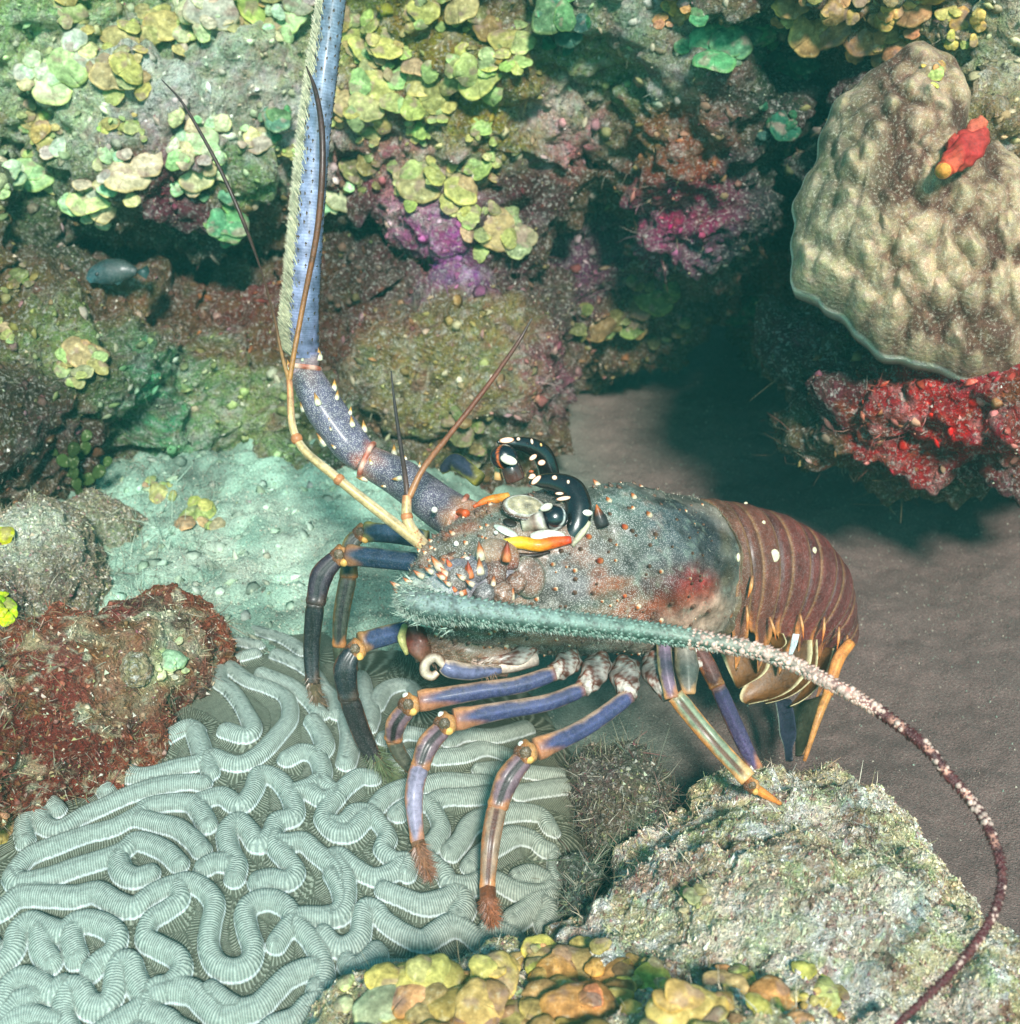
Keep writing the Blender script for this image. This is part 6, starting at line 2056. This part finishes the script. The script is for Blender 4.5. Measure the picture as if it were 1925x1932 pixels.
def tufts(surfs, label, name, seed, L=(0.004, 0.012), w=0.00035, colmul=None, mixc=None, down=0.0, clump=True):
    rg_ = np.random.default_rng(seed)
    Vs, Fs, Cs = [], [], []
    off = 0
    for (s_, cnt, box) in surfs:
        p, n_, c_ = vis_faces(s_, cnt, rg_, box)
        if clump:
            keep = fbm(p, 26, 2, seed) > -0.15
            p, n_, c_ = p[keep], n_[keep], c_[keep]
        m_ = len(p)
        dr = nrm(n_ + 0.7 * rg_.normal(size=(m_, 3)) + np.array([0, 0, -down]))
        L_ = rg_.uniform(L[0], L[1], (m_, 1)) * (0.6 + 0.8 * rg_.random((m_, 1)) ** 2)
        sd_ = nrm(np.cross(dr, rg_.normal(size=(m_, 3)))) * w * rg_.uniform(0.6, 1.6, (m_, 1))
        bend_ = rg_.normal(size=(m_, 3)) * L_ * 0.35
        mid = p + dr * L_ * 0.5 + bend_ * 0.5
        end = p + dr * L_ + bend_ * 1.6
        V_ = np.stack([p - sd_, p + sd_, mid + sd_ * .8, mid - sd_ * .8, end + sd_ * .3, end - sd_ * .3], 1).reshape(-1, 3)
        k = np.arange(m_)[:, None] * 6 + off
        F_ = np.vstack([k + np.array([0, 1, 2, 3]), k + np.array([3, 2, 4, 5])])
        cc = c_ * rg_.uniform(0.35, 1.7, (m_, 1))
        if mixc is not None:
            sel = rg_.integers(0, len(mixc), m_)
            q = rg_.uniform(0.1, 0.8, (m_, 1))
            cc = cc * (1 - q) + np.array([lin(x) for x in mixc])[sel] * q
        Vs.append(V_)
        Fs.append(F_)
        Cs.append(np.repeat(cc, 6, 0))
        off += len(V_)
    o = mesh_np(name, np.vstack(Vs), np.vstack(Fs), np.vstack(Cs), M['fuzz'], smooth=False)
    tag(o, label, 'turf algae', kind='stuff')
    return o


ALL = (-60, 1985, -60, 1990)


def leaflets(surfs, label, name, seed, size, pal):
    """thousands of small bent scales crusting the rock"""
    rg_ = np.random.default_rng(seed)
    Vs, Fs, Cs = [], [], []
    off = 0
    m5 = 7
    an = np.linspace(0, 2 * math.pi, m5, endpoint=False)
    for (s_, cnt, box) in surfs:
        p, n_, c_ = vis_faces(s_, cnt, rg_, box)
        m_ = len(p)
        nn = nrm(n_ + 0.55 * rg_.normal(size=(m_, 3)))
        a_ = nrm(np.cross(nn, rg_.normal(size=(m_, 3))))
        b_ = np.cross(nn, a_)
        R_ = (size[0] + (size[1] - size[0]) * rg_.random(m_) ** 2.2)
        ring_ = []
        for k, t in enumerate(an):
            rk = R_ * rg_.uniform(0.7, 1.25, m_)
            ring_.append(p + nn * (R_ * 0.32 - R_ * 0.30 * rg_.random(m_))[:, None] + (rk * math.cos(t))[:, None] * a_ + (rk * math.sin(t))[:, None] * b_)
        top = p + nn * (R_ * 0.55)[:, None]
        bot = p - nn * (R_ * 0.4)[:, None]
        V_ = np.stack(ring_ + [top, bot], 1).reshape(-1, 3)
        k0 = np.arange(m_)[:, None] * (m5 + 2) + off
        for k in range(m5):
            k2 = (k + 1) % m5
            Fs.append(k0 + np.array([k, k2, m5]))
            Fs.append(k0 + np.array([k2, k, m5 + 1]))
        sel = rg_.integers(0, len(pal), m_)
        q = rg_.uniform(0.05, 0.42, (m_, 1))
        cc = c_ * rg_.uniform(0.6, 1.5, (m_, 1)) * (1 - q) + np.array([lin(x) for x in pal])[sel] * q
        rim_ = np.repeat(cc[:, None, :], m5 + 2, 1)
        rim_[:, :m5] *= 1.25
        rim_[:, m5] *= 0.8
        Vs.append(V_)
        Cs.append(rim_.reshape(-1, 3))
        off += len(V_)
    o = mesh_np(name, np.vstack(Vs), np.vstack(Fs), np.clip(np.vstack(Cs), 0, .9), M['leaf'], smooth=True)
    return tag(o, label, 'growth', kind='stuff')


leaflets([('reef_wall', 17000, ALL), ('seabed', 500, (-60, 640, 840, 1250))],
         'small crusts, scales and algae flakes covering the rocks', 'encrusting_growth', 41, (0.0012, 0.0085), [(170, 165, 105), (120, 60, 80), (215, 205, 190), (95, 62, 45), (75, 50, 42), (150, 90, 60), (130, 150, 100), (175, 125, 145)])
tufts([('reef_wall', 42000, ALL), ('red_crusted_rock81', 7000, ALL), ('mottled_rock91', 5000, ALL), ('rubble_rock71', 7000, ALL), ('crusted_rock61', 5000, ALL)],
      'fine filament turf growing over the reef wall and the boulders', 'turf_algae', 21, L=(0.003, 0.009), w=0.00030, mixc=[(190, 185, 165), (80, 62, 45), (120, 125, 80), (110, 50, 50), (60, 50, 40), (150, 150, 110)])
tufts([('seabed', 2600, (-60, 420, 840, 1200)), ('rubble_rock71', 2600, ALL), ('reef_wall', 7000, (1380, 1700, 380, 980)), ('reef_wall', 5000, (620, 1250, 380, 760))],
      'long tangled brown weed filaments in the hollows', 'filament_weed', 22, L=(0.008, 0.024), w=0.00035, mixc=[(120, 90, 70), (170, 160, 140), (90, 85, 60), (120, 50, 55), (60, 90, 80)])

leaflets([('red_crusted_rock81', 900, ALL), ('mottled_rock91', 700, ALL), ('rubble_rock71', 400, ALL), ('crusted_rock61', 900, ALL)],
         'tiny crusts and scales covering the front boulders', 'encrusting_growth', 43, (0.0007, 0.0030), [(200, 180, 150), (150, 100, 85), (230, 222, 210), (110, 72, 55), (150, 150, 100), (190, 150, 140)])


def chips(surfs, label, name, seed, size=(0.0006, 0.0022), mixc=None, cat='coral grit'):
    rg_ = np.random.default_rng(seed)
    Vs, Fs, Cs = [], [], []
    off = 0
    base = np.array([[0, 0, 1.0], [.94, 0, -.33], [-.47, .82, -.33], [-.47, -.82, -.33]])
    for (s_, cnt, box) in surfs:
        p, n_, c_ = vis_faces(s_, cnt, rg_, box)
        m_ = len(p)
        s1 = size[0] + (size[1] - size[0]) * rg_.random((m_, 1, 1)) ** 3
        sh = base[None] * (1 + 0.6 * rg_.normal(size=(m_, 4, 3)) * 0.6)
        V_ = (p[:, None, :] + sh * s1).reshape(-1, 3)
        k = np.arange(m_)[:, None] * 4 + off
        F_ = np.vstack([k + np.array([0, 1, 2]), k + np.array([0, 2, 3]), k + np.array([0, 3, 1]), k + np.array([1, 3, 2])])
        cc = c_ * rg_.uniform(0.4, 1.9, (m_, 1))
        sel = rg_.integers(0, len(mixc), m_)
        q = rg_.uniform(0.2, 0.95, (m_, 1))
        cc = cc * (1 - q) + np.array([lin(x) for x in mixc])[sel] * q
        Vs.append(V_)
        Fs.append(F_)
        Cs.append(np.repeat(cc, 4, 0))
        off += len(V_)
    o = mesh_np(name, np.vstack(Vs), np.vstack(Fs), np.clip(np.vstack(Cs), 0, .9), M['fuzz'], smooth=False)
    return tag(o, label, cat, kind='stuff')


chips([('reef_wall', 30000, ALL), ('crusted_rock61', 30000, ALL), ('mottled_rock91', 5000, ALL), ('red_crusted_rock81', 2500, ALL), ('rubble_rock71', 2000, ALL)],
      'tiny crusts and shell crumbs coating the rocks', 'coral_grit', 31, mixc=[(225, 220, 205), (200, 175, 150), (90, 45, 40), (160, 165, 110), (60, 40, 35), (130, 70, 80), (190, 200, 170)])
chips([('seabed', 26000, (60, 800, 850, 1250)), ('seabed', 34000, (-60, 1985, 600, 1600))], 'loose coarse grains lying on the sandy bottom', 'sand_grains', 32, size=(0.0004, 0.0016), mixc=[(190, 180, 160), (80, 65, 58), (130, 112, 100), (150, 170, 150)])

# ---- the greenish sea water between the lens and the rocks
m = bpy.data.materials.new('sea_water_haze')
m.use_nodes = True
for n in list(m.node_tree.nodes):
    m.node_tree.nodes.remove(n)
ho = m.node_tree.nodes.new('ShaderNodeOutputMaterial')
hv = m.node_tree.nodes.new('ShaderNodeVolumePrincipled')
hv.inputs['Color'].default_value = (0.16, 0.85, 0.74, 1)
hv.inputs['Density'].default_value = 0.04
m.node_tree.links.new(hv.outputs[0], ho.inputs['Volume'])
zt = 2.2
hx = [(-8.3, 8.3), (-2.3, 12.3), (-1.1, zt)]
HV = [(hx[0][i], hx[1][j], hx[2][k]) for i in (0, 1) for j in (0, 1) for k in (0, 1)]
HF = [(0, 1, 3, 2), (4, 6, 7, 5), (0, 4, 5, 1), (2, 3, 7, 6), (0, 2, 6, 4), (1, 5, 7, 3)]
hz = mesh_np('haze', HV, HF, None, m, smooth=False)
tag(hz, 'thin green blue sea water filling the scene', 'water', kind='stuff')
#MARK_END
